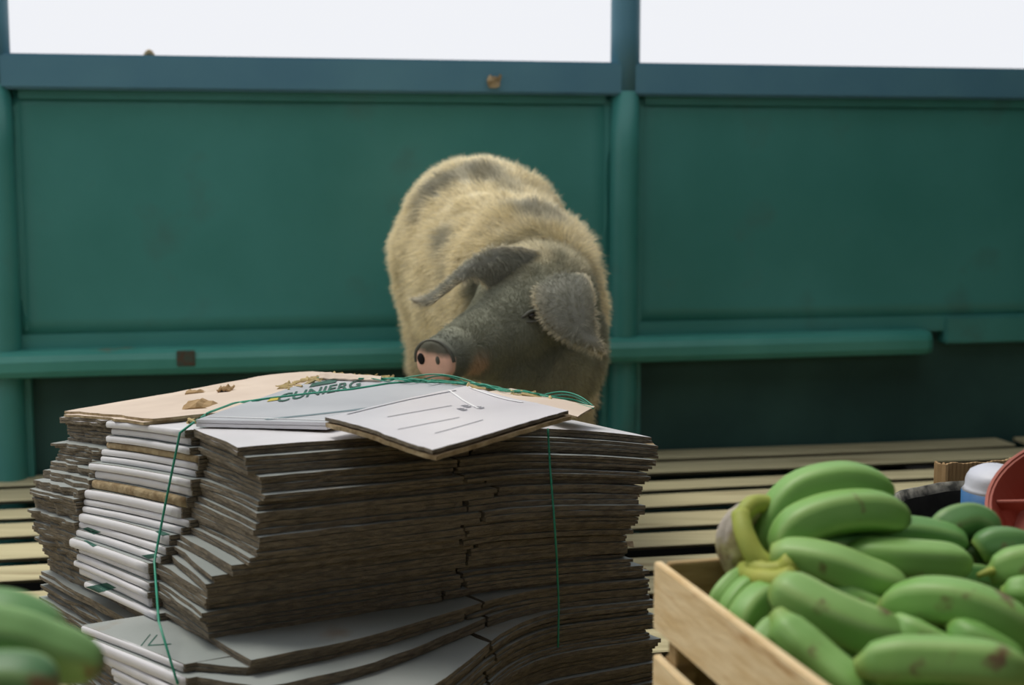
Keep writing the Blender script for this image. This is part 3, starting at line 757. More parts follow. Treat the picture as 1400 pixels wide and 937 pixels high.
bl = [
 # pixels, R, seed, label, kw
 ([(1068, 803, 1.27), (1090, 818, 1.255), (1135, 842, 1.24), (1185, 862, 1.235), (1235, 872, 1.24)], .0225, 11, 'green banana pointing to the lower right just below the hand, pale blunt near end', dict(pale=.12, stem=False)),
 ([(1062, 838, 1.22), (1085, 872, 1.20), (1125, 910, 1.18), (1165, 945, 1.16), (1200, 985, 1.15)], .0195, 12, 'green banana running down along the inside of the near crate board', dict(pale=.06)),
 ([(1216, 842, 1.30), (1250, 824, 1.28), (1310, 826, 1.26), (1370, 850, 1.25), (1430, 895, 1.25)], .0225, 13, 'big green banana arching at the right edge above the bruised one', dict(stem=False)),
 ([(1172, 914, 1.15), (1215, 906, 1.14), (1280, 906, 1.13), (1350, 912, 1.12), (1410, 926, 1.12)], .0220, 14, 'brown-bruised green banana lying level at the bottom edge of the photo', dict(pale=.03)),
 ([(1130, 800, 1.34), (1165, 818, 1.32), (1205, 838, 1.31), (1255, 862, 1.31)], .0135, 15, 'slim green banana wedged behind the blunt pale-ended one', dict()),
 ([(1215, 850, 1.26), (1245, 868, 1.235), (1285, 890, 1.225), (1330, 915, 1.22)], .0170, 16, 'green banana tucked under the big arching one, left of its neighbour', dict()),
 ([(1300, 852, 1.25), (1330, 876, 1.225), (1365, 896, 1.22), (1400, 918, 1.22)], .0170, 17, 'green banana mostly hidden between the arching and the bruised bananas', dict(green=(.18, .38, .09))),
 ([(1024, 778, 1.385), (1002, 796, 1.375), (985, 815, 1.365), (975, 840, 1.36)], .0105, 18, 'small green banana nearest the rear crate corner, first of three side by side', dict(pale=.1)),
 ([(1045, 792, 1.355), (1020, 806, 1.345), (1002, 828, 1.335), (992, 858, 1.33)], .0125, 19, 'small green banana between two others inside the crate corner', dict(pale=.05)),
 ([(1068, 812, 1.33), (1042, 820, 1.32), (1020, 845, 1.305), (1012, 882, 1.30)], .0170, 20, 'plump green banana beside the near crate board, third of three side by side', dict()),
 ([(1080, 850, 1.27), (1055, 865, 1.26), (1040, 885, 1.25), (1035, 910, 1.25)], .0140, 21, 'green banana half hidden at the crate board under the blunt pale-ended one', dict(pale=.1)),
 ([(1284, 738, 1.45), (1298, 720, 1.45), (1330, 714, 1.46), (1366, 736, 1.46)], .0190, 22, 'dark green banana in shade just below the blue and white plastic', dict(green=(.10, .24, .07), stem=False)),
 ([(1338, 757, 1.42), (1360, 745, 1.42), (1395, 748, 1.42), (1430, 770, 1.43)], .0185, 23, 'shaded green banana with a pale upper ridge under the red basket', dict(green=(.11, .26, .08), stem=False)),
 ([(1352, 788, 1.37), (1385, 776, 1.365), (1420, 772, 1.365), (1460, 785, 1.37)], .0200, 24, 'pale green banana entering the photo at the right edge, thin stalk pointing left', dict(pale=.12)),
 ([(1370, 812, 1.33), (1400, 812, 1.32), (1440, 820, 1.32), (1480, 835, 1.32)], .0170, 25, 'green banana cut by the right edge below the pale one with the stalk', dict()),
]
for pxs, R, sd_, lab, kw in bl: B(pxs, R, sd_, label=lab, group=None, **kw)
st = obj('banana_stalk', *tube(spline([py(1336, 788, 1.36), py(1352, 782, 1.36), py(1378, 778, 1.362)], 8), lambda t: .0025 + .003 * t, 8), ped, smooth=True, origin=py(1352, 782, 1.42))
tag(st, 'thin green banana stalk lying at the right among the shaded bananas', 'stalk')

# the bananas beneath, seen only in the gaps
CA = Vector((.149, 1.413, 0)); E1 = Vector((.255, -.967, 0)).normalized(); E2 = Vector((.967, .255, 0)).normalized()
rr = random.Random(21)
CZ = .402
def under(a, b, z, ang, R=.019, L_=.15):
    c = CA + E1 * a + E2 * b + Vector((0, 0, z)); d = Vector((math.cos(ang), math.sin(ang), 0)); s = Vector((-d.y, d.x, 0))
    o = banana('banana', [c - d * L_ / 2 - s * .012, c - d * L_ / 6 + s * .004, c + d * L_ / 6 + s * .004, c + d * L_ / 2 - s * .012], R, rr.randint(0, 999), green=(.15, .33, .08))  # darker green paints in the shadow under the pile
    tag(o, 'green banana of the lower layer, glimpsed in the gaps under the piled bananas', 'banana', 'lower green bananas inside the crate')
for row, z in enumerate((.288, .322, .356)):
    for i in range(5):
        for j_ in range(2 if row == 0 else 2):
            under(.06 + i * .075, .13 + j_ * .20, z + (.0 if i % 2 else .004), (.4 if j_ else -.1) + rr.uniform(-.25, .25), .018)

for pts_ in ([(1085, 716, 1.425), (1120, 712, 1.43), (1180, 710, 1.43), (1222, 718, 1.43)], [(1092, 752, 1.40), (1140, 746, 1.41), (1200, 750, 1.415), (1260, 758, 1.42)], [(1290, 768, 1.44), (1320, 762, 1.45), (1370, 764, 1.45), (1420, 772, 1.45)],
             [(1250, 800, 1.39), (1300, 792, 1.40), (1350, 796, 1.41), (1400, 806, 1.41)], [(1240, 790, 1.45), (1290, 786, 1.46), (1340, 790, 1.46), (1380, 796, 1.46)], [(1120, 790, 1.43), (1160, 782, 1.43), (1220, 786, 1.44), (1270, 792, 1.44)]):
    o = banana('banana', [py(*p) for p in pts_], .0175, int(pts_[0][0]), green=(.10, .26, .07))  # dark green again carries the shade of the gaps
    tag(o, 'green banana of the lower layer, glimpsed in the gaps under the piled bananas', 'banana', 'lower green bananas inside the crate')

# crate ---------------------------------------------------------------------
crate = thing('wooden_crate', 'pale pine slatted produce crate full of green bananas', 'crate', tuple(CA + Vector((0, 0, 0))))
LA, LB = .46, .54; TH = .009
def cbox(a0, a1, b0, b1, z0, z1, bev=.0012):
    return box(CA + E1 * (a0 + a1) / 2 + E2 * (b0 + b1) / 2 + WZ * (z0 + z1) / 2, E1, E2, WZ, a1 - a0, b1 - b0, z1 - z0, bev)
tiers = [(.331, CZ), (.236, .303), (.141, .208), (.046, .113)]
for (z0, z1) in tiers:
    obj('side_board', *cbox(-.012, LA, 0, TH, z0, z1), M['crate'], crate)
    obj('side_board', *cbox(-.012, LA, LB - TH, LB, z0, z1), M['crate'], crate)
    obj('end_board', *cbox(0, TH, TH, LB - TH, z0 + .004, z1 + .003), M['crate_in'], crate)
    obj('end_board', *cbox(LA - TH, LA, TH, LB - TH, z0 + .004, z1 + .003), M['crate_in'], crate)
for a in (TH, LA - TH - .022):
    for b in (TH, LB - TH - .022):
        obj('corner_post', *cbox(a, a + .022, b, b + .022, .0, CZ - .035), M['crate_in'], crate)
for i in range(5):
    b = TH + .01 + i * (LB - .03) / 5
    obj('bottom_board', *cbox(TH, LA - TH, b, b + .075, .262, .270), M['crate_in'], crate)

# black tub, cardboard, basket, plastic at right ------------------------------
TC = Vector((.765, 1.98, 0)); TR = .215; ZS = .318 / .366
V, F = [], []; seg = 56; prof = [(.80, .0), (.95, .30), (1.0, .352), (1.03, .358), (1.035, .366), (1.0, .368), (.975, .352), (.93, .30), (.78, .012), (.0, .012), (.0, 0.0)]
for j in range(seg):
    a = 2 * math.pi * j / seg
    for (q, z) in prof:
        wob = 1 + .012 * nz(math.cos(a) * 2, math.sin(a) * 2, 3)
        V.append(TC + Vector((math.cos(a) * q * TR * wob, math.sin(a) * q * TR * wob, z * ZS + (.004 * nz(math.cos(a) * 3, math.sin(a) * 3, 8) if z > .2 else 0))))
n = len(prof); fm = []
for j in range(seg):
    for i in range(n - 1):
        F.append([j * n + i, ((j + 1) % seg) * n + i, ((j + 1) % seg) * n + i + 1, j * n + i + 1]); fm.append(1 if i in (2, 3, 4, 5) else 0)
tub = obj('rubber_tub', V, F, [M['rubber'], M['rim']], None, fm, True, origin=TC); tag(tub, 'black rubber tub with a worn grey rim behind the banana crate', 'tub')

cs = thing('corrugated_sheet', 'brown corrugated cardboard piece standing upright behind the black tub', 'cardboard', tuple(py(1335, 650, 2.33) * 1))
cs.location.z = 0
def corr(p0, p1, zt0, zt1, nn, name):
    V, F = [], []
    for i in range(nn + 1):
        t = i / nn; p = p0 * (1 - t) + p1 * t; d = (p1 - p0).normalized(); s = Vector((d.y, -d.x, 0))
        off = .0016 * math.sin(i * math.pi / 2) + .003 * nz(t * 4, 2)
        zt_ = zt0 + (zt1 - zt0) * t + .005 * nz(t * 7, 5)
        for z in (.0, .12, .24, zt_): V.append(Vector((p.x, p.y, z)) + s * off)
    for i in range(nn):
        for j in range(3): k = i * 4 + j; F.append([k, k + 4, k + 5, k + 1])
    o = obj(name, V, F, M['kraft'], cs); s_ = o.modifiers.new('t', 'SOLIDIFY'); s_.thickness = .004; return o
q0 = py(1277, 640, 2.30); q1 = py(1293, 640, 2.25); q2 = py(1440, 640, 2.34)
top = py(1300, 634, 2.27).z
corr(q0, q1, top - .004, top + .002, 12, 'folded_flap'); corr(q1, q2, top + .002, top - .002, 110, 'corrugated_panel')

# red basket: round, ribbed floor facing the camera side, lying tilted on the tub
rb = thing('red_basket', 'round red plastic basket with crossing ribs lying tilted at the right edge', 'basket', tuple(py(1410, 680, 1.62)))
RC = py(1466, 678, 1.64); nrm = Vector((-.42, -.42, .80)).normalized()
bx_ = Vector((0, 0, 1)).cross(nrm).normalized(); by_ = nrm.cross(bx_)
R_ = .066
def ring(r0, r1, h0, h1, seg=48):
    V, F = [], []
    pr_ = [(r0, h0), (r1, h1), (r1 - .004, h1), (r0 - .004, h0)]
    for j in range(seg):
        a = 2 * math.pi * j / seg; d = bx_ * math.cos(a) + by_ * math.sin(a)
        for r, h in pr_: V.append(RC + d * r + nrm * h)
    for j in range(seg):
        for i in range(4): F.append([j * 4 + i, ((j + 1) % seg) * 4 + i, ((j + 1) % seg) * 4 + (i + 1) % 4, j * 4 + (i + 1) % 4])
    return fix(V, F)
R_ = .096
obj('rim', *ring(R_ + .001, R_ + .0035, -.008, .005), M['red'], rb, smooth=False)
obj('side_wall', *ring(R_ * .86, R_, -.055, .003), M['red'], rb, smooth=False)
for k in range(2):
    a = .25 + k * math.pi / 2; d = bx_ * math.cos(a) + by_ * math.sin(a); s = nrm.cross(d)
    obj('rib', *box(RC - nrm * .014, d, s, nrm, R_ * 1.88, .004, .016, .001), M['red'], rb)
V = [RC - nrm * .052 + (bx_ * math.cos(2 * math.pi * j / 40) + by_ * math.sin(2 * math.pi * j / 40)) * R_ * .87 for j in range(40)]
V += [v - nrm * .003 for v in V]
F = [list(range(40)), list(range(40, 80))[::-1]] + [[j, 40 + j, 40 + (j + 1) % 40, (j + 1) % 40] for j in range(40)]
obj('basket_floor', *fix(V, F), M['red'], rb)

# white-and-blue plastic jug shoulder between tub and basket
jb = thing('plastic_bag', 'crumpled plastic bag, white above and blue below, between the tub rim and red basket', 'bag', tuple(py(1345, 690, 1.72)))
def bagpart(y0, y1, name, m):
    V, F = [], []; n, k = 18, 8
    for j in range(k + 1):
        t = j / k; yv = y0 + (y1 - y0) * t
        xl = 1318 + 10 * (1 - min(1, (yv - 638) / 40)) + (-3 if yv > 668 else 0)
        c = py(1362, yv, 1.78); hw = (py(1362, yv, 1.78) - py(xl, yv, 1.78)).length
        s = math.sqrt(max(.02, min(1, (yv - 634) / 14)))
        for i in range(n):
            a = 2 * math.pi * i / n; r = 1 + .06 * nz(math.cos(a) * 3, math.sin(a) * 3, yv * .08)
            V.append(c + Vector((math.cos(a) * hw * s * r, math.sin(a) * .045 * s * r, 0)))
    for j in range(k):
        for i in range(n): F.append([j * n + i, j * n + (i + 1) % n, (j + 1) * n + (i + 1) % n, (j + 1) * n + i])
    F.append(list(range(n))); F.append([k * n + i for i in range(n)][::-1])
    return obj(name, *fix(V, F), m, jb, smooth=True)
bagpart(638, 671, 'white_upper', M['bagw']); bagpart(671, 1030, 'blue_lower', M['bagb'])

# left foreground -----------------------------------------------------------
LC = Vector((-.60, .56, 0))
cr2 = thing('wooden_crate', 'upturned wooden crate carrying the blurred bananas at the lower left', 'crate', tuple(LC + Vector((.15, .2, 0))))
for i in range(4):
    obj('top_board', *box(LC + Vector((.17, .05 + i * .105, .421)), (1, 0, 0), (0, 1, 0), (0, 0, 1), .36, .085, .010, .0012), M['crate'], cr2)
for x in (.0, .34):
    for (z0, z1) in ((.345, .415), (.22, .29), (.09, .16)):
        obj('side_board', *box(LC + Vector((x, .21, (z0 + z1) / 2)), (1, 0, 0), (0, 1, 0), (0, 0, 1), .01, .42, z1 - z0, .001), M['crate'], cr2)
for x in (.02, .32):
    for y in (.02, .40):
        obj('corner_post', *box(LC + Vector((x, y, .208)), (1, 0, 0), (0, 1, 0), (0, 0, 1), .025, .025, .414, .001), M['crate_in'], cr2)
B([(-150, 905, .97), (-70, 868, .97), (10, 872, .98), (70, 892, .99), (142, 914, 1.0)], .0210, 41, label='blurred green banana at the lower left corner, its pointed tip to the right', green=(.19, .40, .13), pale=.1)
B([(-150, 860, 1.03), (-70, 845, 1.03), (0, 842, 1.03), (45, 858, 1.03), (82, 892, 1.03)], .0195, 42, label='blurred green banana behind the pointed one at the lower left corner', green=(.13, .31, .10))
B([(-150, 960, .93), (-60, 940, .93), (20, 935, .93), (80, 950, .93)], .0215, 43, label='dark green banana lowest in the lower left corner, under the pointed one', green=(.07, .2, .07))

# ------------------------------------------------------------------ the pig
def loft(rings, seg=28, up=Vector((0, 0, 1))):
    """rings: (centre, half width, half height) ; cross-section plane perpendicular to path, smoothly closed"""
    cs_ = spline([r[0] for r in rings], len(rings) * 5)
    def ev(i, k):
        t = i / (len(cs_) - 1) * (len(rings) - 1); a = min(int(t), len(rings) - 2); f = t - a; f = f * f * (3 - 2 * f)
        return rings[a][k] * (1 - f) + rings[a + 1][k] * f
    V, F = [], []; n = len(cs_)
    for i, p in enumerate(cs_):
        T_ = (cs_[min(i + 1, n - 1)] - cs_[max(i - 1, 0)]).normalized()
        U = (up - T_ * up.dot(T_)).normalized() if abs(up.dot(T_)) < .97 else Vector((0, 1, 0))
        S_ = T_.cross(U).normalized()
        for j in range(seg):
            a = 2 * math.pi * j / seg
            V.append(p + S_ * math.cos(a) * ev(i, 1) + U * math.sin(a) * ev(i, 2))
    for i in range(n - 1):
        for j in range(seg): F.append([i * seg + j, i * seg + (j + 1) % seg, (i + 1) * seg + (j + 1) % seg, (i + 1) * seg + j])
    F.append(list(range(seg))[::-1]); F.append([(n - 1) * seg + j for j in range(seg)])
    return V, F
def ball(c, rx, ry, rz, rot=None):
    bm = bmesh.new(); bmesh.ops.create_icosphere(bm, subdivisions=3, radius=1)
    V = []
    for v in bm.verts:
        q = Vector((v.co.x * rx, v.co.y * ry, v.co.z * rz))
        if rot: q = rot @ q
        V.append(Vector(c) + q)
    bm.verts.index_update(); F = [[v.index for v in f.verts] for f in bm.faces]; bm.free(); return V, F
v3 = lambda *a: Vector(a)
body = loft([(v3(-.105, 3.70, .60), .03, .04), (v3(-.105, 3.675, .60), .11, .12), (v3(-.105, 3.60, .60), .175, .185), (v3(-.095, 3.50, .598), .195, .222),
             (v3(-.085, 3.38, .595), .205, .232), (v3(-.065, 3.27, .585), .207, .232), (v3(-.035, 3.17, .563), .198, .222), (v3(.003, 3.07, .543), .186, .204),
             (v3(.04, 2.98, .525), .170, .192), (v3(.058, 2.91, .51), .14, .165), (v3(.06, 2.86, .51), .10, .12)])
body = ([Vector((v.x * .955 - .001, v.y, v.z)) for v in body[0]], body[1])
XX_ = 0
HR = [(v3(.052, 2.90, .530), .110, .110), (v3(.050, 2.855, .535), .122, .118), (v3(.028, 2.80, .520), .112, .108), (v3(-.010, 2.745, .500), .088, .086),
      (v3(-.055, 2.70, .482), .065, .062), (v3(-.098, 2.655, .468), .052, .047), (v3(-.122, 2.630, .457), .048, .045), (v3(-.137, 2.612, .453), .045, .043)]
head = loft(HR)
# snout frame
SN = v3(-.138, 2.610, .453); SD = (SN - v3(-.07, 2.675, .470)).normalized(); SD = (SD + v3(.04, -.30, .0)).normalized()
SS = SD.cross(Vector((0, 0, 1))).normalized(); SU = SS.cross(SD).normalized()
parts = [body, head,
         ball((.055, 2.81, .435), .105, .095, .115), ball((.105, 2.86, .45), .085, .09, .12),   # jowls
         ball((-.005, 2.755, .430), .070, .065, .060), ball((-.06, 2.70, .440), .045, .045, .035),  # lower jaw
         ball((.085, 2.95, .45), .10, .12, .16)]
# snout disc
dv, df = [], []
for (h, r) in ((-.02, .040), (-.012, .0445), (-.003, .0475), (.004, .0465), (.007, .042), (.0075, .0)):
    for j in range(24):
        a = 2 * math.pi * j / 24; dv.append(SN + SD * (h + .008) + SS * math.cos(a) * r * .95 + SU * math.sin(a) * r * .88)
for i in range(5):
    for j in range(24): df.append([i * 24 + j, i * 24 + (j + 1) % 24, (i + 1) * 24 + (j + 1) % 24, (i + 1) * 24 + j])
df.append(list(range(24))[::-1])
parts.append((dv, df))
def leg(top_, mid, low, foot, r):
    return loft([(v3(*top_), r[0], r[0] * 1.2), (v3(*mid), r[1], r[1] * 1.15), (v3(*low), r[2], r[2]), (v3(foot[0], foot[1], .03), r[3], r[3])], 18, Vector((0, -1, 0.05)))
parts += [leg((-.055, 3.00, .46), (-.065, 2.99, .30), (-.065, 3.01, .16), (-.065, 2.98, 0), (.085, .062, .040, .038)),
          leg((.105, 3.05, .46), (.120, 3.05, .30), (.120, 3.07, .16), (.120, 3.04, 0), (.070, .056, .040, .038)),
          leg((-.185, 3.46, .52), (-.185, 3.42, .34), (-.185, 3.52, .19), (-.185, 3.48, 0), (.085, .065, .040, .038)),
          leg((.005, 3.50, .52), (.010, 3.46, .34), (.010, 3.56, .19), (.010, 3.52, 0), (.10, .075, .040, .038))]
V, F = join(*parts)
tmp = bpy.data.meshes.new('t'); tmp.from_pydata([tuple(v) for v in V], [], F)
to = bpy.data.objects.new('t', tmp); C.objects.link(to)
m1 = to.modifiers.new('r', 'REMESH'); m1.mode = 'VOXEL'; m1.voxel_size = .0065
m2 = to.modifiers.new('s', 'SMOOTH'); m2.factor = .5; m2.iterations = 7
bpy.context.view_layer.update(); dg = bpy.context.evaluated_depsgraph_get()
pm = bpy.data.meshes.new_from_object(to.evaluated_get(dg)); bpy.data.objects.remove(to)
PO = v3(-.02, 3.2, 0)
PV = [v.co.copy() for v in pm.vertices]; PN = [v.normal.copy() for v in pm.vertices]; PF = [list(p.vertices) for p in pm.polygons]
# wrinkles and folds: displaced along the normal
def foldamp(p):
    d = 0
    # skin folds on the neck behind the head and across the shoulder
    s = p.y - 2.95 - (p.x - .05) * .4
    d += .0055 * math.sin(s * 52) * math.exp(-(s / .10) ** 2)
    d += .005 * nz(p.x * 9, p.y * 9, p.z * 9)
    s2 = p.y - 3.22 + (p.z - .6) * .3; d += .009 * math.sin(s2 * 26) * math.exp(-(s2 / .16) ** 2) * (p.z > .45)
    return d
eye_c = None
PV = [p + n * (foldamp(p) if p.y > 2.84 else .0016 * nz(p.x * 30, p.y * 30, p.z * 30)) for p, n in zip(PV, PN)]
pbv = BVHTree.FromPolygons(PV, PF)
def phit(x, y):
    r = ray(x, y).normalized(); h = pbv.ray_cast(CP, r); return h[0], h[1], r
# facial relief: eye socket, cheek line
ep, en, _ = phit(727, 431)
CREAM = Vector((0.74, 0.66, 0.45)); GREY = Vector((0.22, 0.225, 0.165)); MID = Vector((0.36, 0.33, 0.22)); PINK = Vector((.85, .53, .40))
def proj(p):
    q = p - CP; d = q.y * _c - q.z * _s; u = q.y * _s + q.z * _c
    return 700 + FPX * q.x / d, 468.5 - FPX * u / d
def sm(x, a, b):
    t = max(0, min(1, (x - a) / (b - a))); return t * t * (3 - 2 * t)
SPOT = [((phit(x, y)[0]), r, k) for x, y, r, k in ((575, 292, .035, .5), (583, 270, .045, .6), (600, 250, .05, .65), (630, 236, .05, .7), (665, 238, .05, .7), (692, 252, .035, .5), (742, 292, .06, .7), (720, 284, .04, .5),
        (612, 322, .035, .6), (606, 340, .03, .5), (612, 368, .025, .5), (700, 262, .03, .3))]
CKP = phit(652, 502)[0]
def pcol(p):
    wob = .03 * nz(p.x * 14, p.y * 14, p.z * 14) + .012 * nz(p.x * 50, p.y * 50, p.z * 50)
    c = CREAM.copy()
    for (sp, r, k) in SPOT:
        d = (p - sp).length + wob * .6
        c = c.lerp(v3(.22, .22, .185), .85 * k * (1 - sm(d, r * .5, r * 1.2)))
    # grey head: distance along the face axis
    hd = (p - v3(.02, 2.76, .50)).length + wob * 1.2
    ax0, ax1 = v3(.07, 2.87, .53), v3(-.13, 2.62, .46); tt = max(0, min(1, (p - ax0).dot(ax1 - ax0) / (ax1 - ax0).length_squared))
    hd = (p - ax0.lerp(ax1, tt)).length + wob; g = 1 - sm(hd, .130, .160)
    g *= sm((p - ax0).dot((ax1 - ax0).normalized()) + wob, -.085, -.045)
    if p.z < .47: g = max(g, (1 - sm(p.y + wob, 2.86, 2.93)) * .9)
    hc = GREY.lerp(MID, .9 * sm(p.z + wob, .56, .64))                   # yellower bristles on the poll
    hc = hc.lerp(CREAM, .55 * sm(p.z + wob * 1.5, .60, .655))
    hc = hc.lerp(MID, .35 * sm(-p.z + wob, -.44, -.38))
    ck = (p - CKP).length + wob * .6
    hc = hc.lerp(v3(.55, .38, .25), .85 * (1 - sm(ck, .015, .045)))        # pink patch behind the mouth corner
    c = c.lerp(hc, g)
    s = (p - SN).dot(SD)
    if s > -.10 and (p - SN).length < .11: c = c.lerp(v3(.11, .12, .095), .7 * sm(s, -.05, -.012))
    if s > .004 and (p - SN).length < .07:
        a, b = (p - SN).dot(SS), (p - SN).dot(SU)
        k = sm(b * -1 + wob * .3, -.024, -.010)
        c = v3(.10, .10, .075).lerp(PINK, k)
    if p.y > 2.95 and p.z < .46: c = c.lerp(v3(.40, .33, .22), .6 * sm(-p.z, -.46, -.3))
    return c
cols = [(*pcol(p), 1) for p in PV]
pig = obj('pig', PV, PF, M['pig'], None, smooth=True, origin=PO, cols=cols)
tag(pig, 'hairy cream and grey pig with a dark face and pink snout behind the cardboard stack', 'pig')

# ears
def ear(name, ribs, ncol, bulge, label, th=.007):
    """ribs: list of (edge A px, edge B px) as (x,y,Y)"""
    n = 20; A = spline([py(*r[0]) for r in ribs], n); Bp = spline([py(*r[1]) for r in ribs], n)
    V, F = [], []; m = 9
    for i in range(n):
        ax = (A[min(i + 1, n - 1)] - A[max(i - 1, 0)]).normalized()
        for j in range(m):
            t = j / (m - 1); d = Bp[i] - A[i]; nn = d.cross(ax).normalized()
            if nn.y > 0: nn = -nn
            V.append(A[i] + d * t + nn * bulge * math.sin(math.pi * t) * min(1, d.length / .05) + nn * .003 * nz(i * .4, t * 3, bulge * 100))
    for i in range(n - 1):
        for j in range(m - 1): k = i * m + j; F.append([k, k + 1, k + m + 1, k + m])
    cols = []
    for i in range(n):
        for j in range(m):
            e = 1 - min(j, m - 1 - j) / 1.5; e = max(0, e)
            tip = max(0, (i / (n - 1) - .75) / .25)
            c = v3(.22, .22, .18).lerp(v3(.42, .36, .24), max(.55 * e, .5 * tip)); cols.append((*c, 1))
    o = obj(name, V, F, M['pig'], pig, smooth=True, cols=cols)
    o['label'] = label
    s = o.modifiers.new('t', 'SOLIDIFY'); s.thickness = th; s.offset = 0
    ss = o.modifiers.new('s', 'SUBSURF'); ss.levels = 1; ss.render_levels = 1
    return o
R1 = [((735, 343, 2.79), (700, 396, 2.76)), ((702, 336, 2.755), (668, 392, 2.735)), ((668, 341, 2.735), (648, 380, 2.715)), ((638, 361, 2.725), (628, 388, 2.70)), ((610, 387, 2.72), (606, 405, 2.70)), ((586, 403, 2.715), (586, 419, 2.70)), ((561, 409, 2.71), (565, 414, 2.705))]
R2 = [((752, 390, 2.745), (793, 374, 2.76)), ((736, 392, 2.71), (803, 380, 2.73)), ((731, 404, 2.685), (811, 394, 2.705)), ((736, 424, 2.67), (813, 416, 2.685)), ((750, 446, 2.66), (813, 440, 2.67)), ((772, 463, 2.655), (814, 458, 2.665)), ((798, 474, 2.658), (822, 469, 2.662)), ((822, 485, 2.665), (828, 481, 2.665))]
e1 = ear('ear', R1, 9, .008, 'ear held out sideways', .005)
e2 = ear('ear', R2, 9, .014, 'ear drooping over the cheek', .006)

# eye with lids
ex = (ray(727, 431)).normalized()
obj('eye', *ball(ep - ex * .0025, .0085, .0085, .0085), M['eye'], pig, smooth=True)
lids = join(tube(spline([py(706, 441, ep.y - .004), py(716, 433, ep.y - .009), py(728, 425, ep.y - .011), py(740, 427, ep.y - .006)], 14), lambda t: .001 + .0022 * math.sin(math.pi * t), 8),
            tube(spline([py(706, 441, ep.y - .003), py(718, 440, ep.y - .007), py(730, 440, ep.y - .008), py(741, 436, ep.y - .004)], 14), lambda t: .001 + .0016 * math.sin(math.pi * t), 8))
obj('eyelid', *lids, M['snoutdark'], pig, smooth=True)
# nostrils: two dark hollows on the disc, and the raised dark rim on top
NSH = -.007 if SS.x > 0 else .007
for sgn in (-1, 1):
    c = SN + SD * .0145 + SS * (sgn * .0195 + NSH) + SU * .005
    rot = Matrix((SS, SU, SD)).transposed()
    big = (SS.x * sgn) < 0
    obj('nostril', *ball(c, *((.0085, .0112, .0035) if big else (.0052, .0085, .003)), rot), M['black'] if big else M['snoutdark'], pig, smooth=True)
rimp = [SN + SD * .008 + SS * math.cos(a) * .0445 + SU * math.sin(a) * .041 for a in [math.radians(q) for q in range(-5, 190, 13)]]
obj('snout_rim', *tube(spline(rimp, 40), lambda t: .0028 + .001 * math.sin(9 * t), 8), M['snoutdark'], pig, smooth=True)
# mouth line
mp = [phit(x, y)[0] for x, y in ((628, 520), (650, 522), (672, 516), (690, 508))]
# hooves and tail
for (x, y) in ((-.065, 2.98), (.120, 3.04), (-.185, 3.48), (.010, 3.52)):
    for s in (-1, 1):
        obj('hoof', *loft([(v3(x + s * .017, y - .010, .052), .018, .030), (v3(x + s * .018, y - .016, .025), .021, .036), (v3(x + s * .018, y - .020, .003), .020, .038)], 14, Vector((0, -1, 0.02))), M['hoof'], pig, smooth=False)
tl = [v3(-.105, 3.69, .66), v3(-.10, 3.725, .63), v3(-.085, 3.73, .58), v3(-.105, 3.735, .54), v3(-.12, 3.725, .50)]
obj('tail', *tube(spline(tl, 24), lambda t: .013 - .009 * t, 10), M['pig'], pig, smooth=True, cols=[(.5, .42, .3, 1)] * 240)

# hair ----------------------------------------------------------------------
def tri_samples(Vs, Fs, n, seed):
    rng = np.random.default_rng(seed)
    T_ = []
    for f in Fs:
        for q in range(1, len(f) - 1): T_.append((f[0], f[q], f[q + 1]))
    T_ = np.array(T_); P = np.array([tuple(v) for v in Vs])
    a, b, c = P[T_[:, 0]], P[T_[:, 1]], P[T_[:, 2]]
    nn = np.cross(b - a, c - a); ar = np.linalg.norm(nn, axis=1) * .5; nn = nn / (2 * ar[:, None] + 1e-12)
    w_ = ar.copy(); mid = (a + b + c) / 3
    w_ *= np.where(mid[:, 2] < .30, .15, 1)          # sparse on the legs
    w_ *= np.where(mid[:, 1] < 2.95, 3.2, 1)
    pick = rng.choice(len(T_), n, p=w_ / w_.sum()); r1, r2 = np.sqrt(rng.random(n)), rng.random(n)
    pos = a[pick] * (1 - r1)[:, None] + b[pick] * (r1 * (1 - r2))[:, None] + c[pick] * (r1 * r2)[:, None]
    return pos, nn[pick], rng
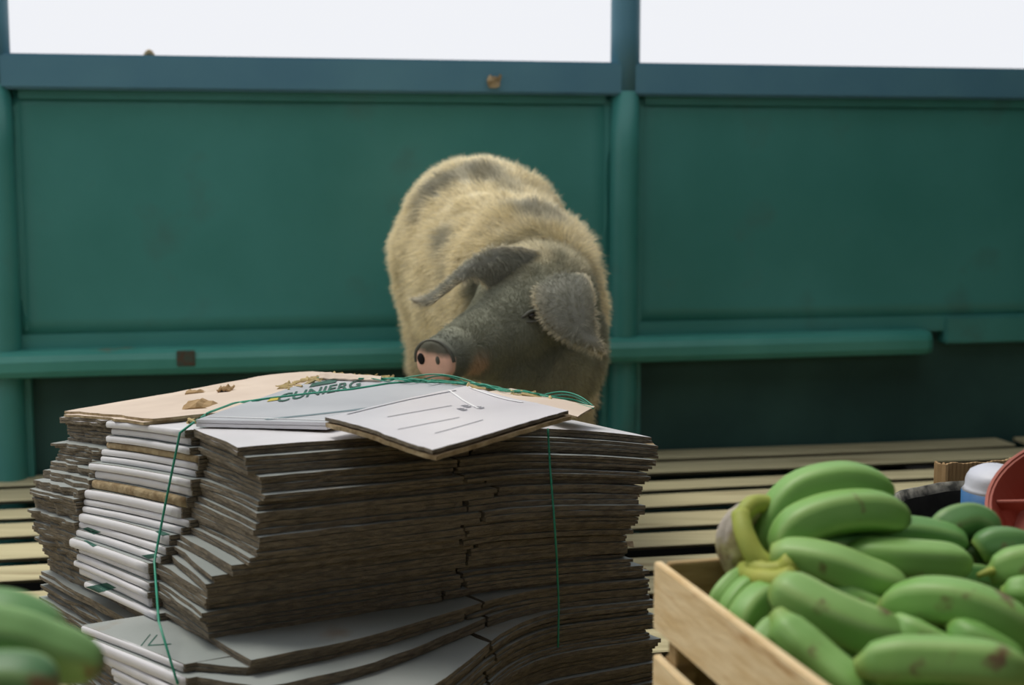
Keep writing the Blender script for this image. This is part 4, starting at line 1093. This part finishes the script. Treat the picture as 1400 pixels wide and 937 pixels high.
def fur(name, Vs, Fs, n, seed, colf, lenf, parent, ov=None):
    pos, nor, rng = tri_samples(Vs, Fs, n, seed)
    K = 5
    flow = np.array([-.25, .62, -.22])               # lies back along the body and downwards
    fl = np.tile(flow, (n, 1)); fl[:, 0] += .35 * np.sign(pos[:, 0]) * 0
    fl = fl - nor * (fl * nor).sum(1)[:, None]; fl /= np.linalg.norm(fl, axis=1)[:, None] + 1e-9
    L_ = np.array([lenf(p) for p in pos]) * rng.uniform(.55, 1.15, n)
    keep = L_ > .0015; pos, nor, fl, L_ = pos[keep], nor[keep], fl[keep], L_[keep]; n = len(pos)
    jit = rng.normal(0, .30, (n, 3)); clump = np.where(pos[:, 1:2] < 2.9, .35, 1.0) * np.array([[nz(p[0] * 26, p[1] * 26, 1), nz(p[0] * 26, p[2] * 26, 7), nz(p[1] * 26, p[2] * 26, 4)] for p in pos]) * 1.0
    d = nor * .55 + fl * .75 + jit + clump; d /= np.linalg.norm(d, axis=1)[:, None]
    bd = fl * .55 + np.array([0, 0, -.25])
    pts = np.zeros((n, K, 3)); rad = np.zeros((n, K)); col = np.zeros((n, K, 4))
    org = np.array(PO)
    base = np.array([tuple(colf(Vector(p))) for p in pos]); var = rng.uniform(.72, 1.22, n)[:, None]
    for k in range(K):
        t = k / (K - 1)
        pts[:, k] = pos - nor * .001 + d * (L_ * t)[:, None] + bd * (L_ * t * t * .5)[:, None] - org
        rad[:, k] = .00055 * (1 - .8 * t)
        col[:, k, :3] = base * var * (1 + .35 * t); col[:, k, 3] = 1
    hc = bpy.data.hair_curves.new(name); hc.add_curves([K] * n)
    hc.position_data.foreach_set('vector', pts.ravel().astype(np.float32))
    ra = hc.attributes.get('radius') or hc.attributes.new('radius', 'FLOAT', 'POINT'); ra.data.foreach_set('value', rad.ravel().astype(np.float32))
    ca = hc.attributes.new('paint', 'FLOAT_COLOR', 'POINT'); ca.data.foreach_set('color', col.ravel().astype(np.float32))
    hc.materials.append(M['fur'])
    o = bpy.data.objects.new(name, hc); C.objects.link(o); o.parent = parent; o['kind'] = 'stuff'
    return o
def fl_body(p):
    p = Vector(p)
    if p.z < .05: return 0
    if (p - SN).dot(SD) > -.004 and (p - SN).length < .07: return .0
    if (p - SN).length < .075: return .0055
    hd = (p - v3(.02, 2.76, .50)).length
    l = .0075 + .015 * sm(hd, .13, .22)
    if p.z > .60: l += .006
    return l
f = fur('coat', PV, PF, 185000, 3, pcol, fl_body, pig); f['label'] = 'coarse cream and grey coat of hair'
for e, nh, RR in ((e1, 7000, R1), (e2, 9000, R2)):
    edge = spline([py(*r[0]) for r in RR], 30) + spline([py(*r[1]) for r in RR], 30)
    tipp = py(*RR[-1][0])
    def ecol(p):
        d = min((p - q).length for q in edge); t = (p - tipp).length
        return v3(.27, .27, .215).lerp(v3(.74, .66, .47), max(.8 * (1 - sm(d, .002, .010)), .6 * (1 - sm(t, .015, .05))))
    ev = [v.co + PO for v in e.data.vertices]; ef = [list(p.vertices) for p in e.data.polygons]
    fur('ear_hair', ev, ef, nh // 2, 8, ecol, lambda p: .0125, pig)
    fur('ear_hair', ev, [q[::-1] for q in ef], nh // 2, 9, ecol, lambda p: .0125, pig)
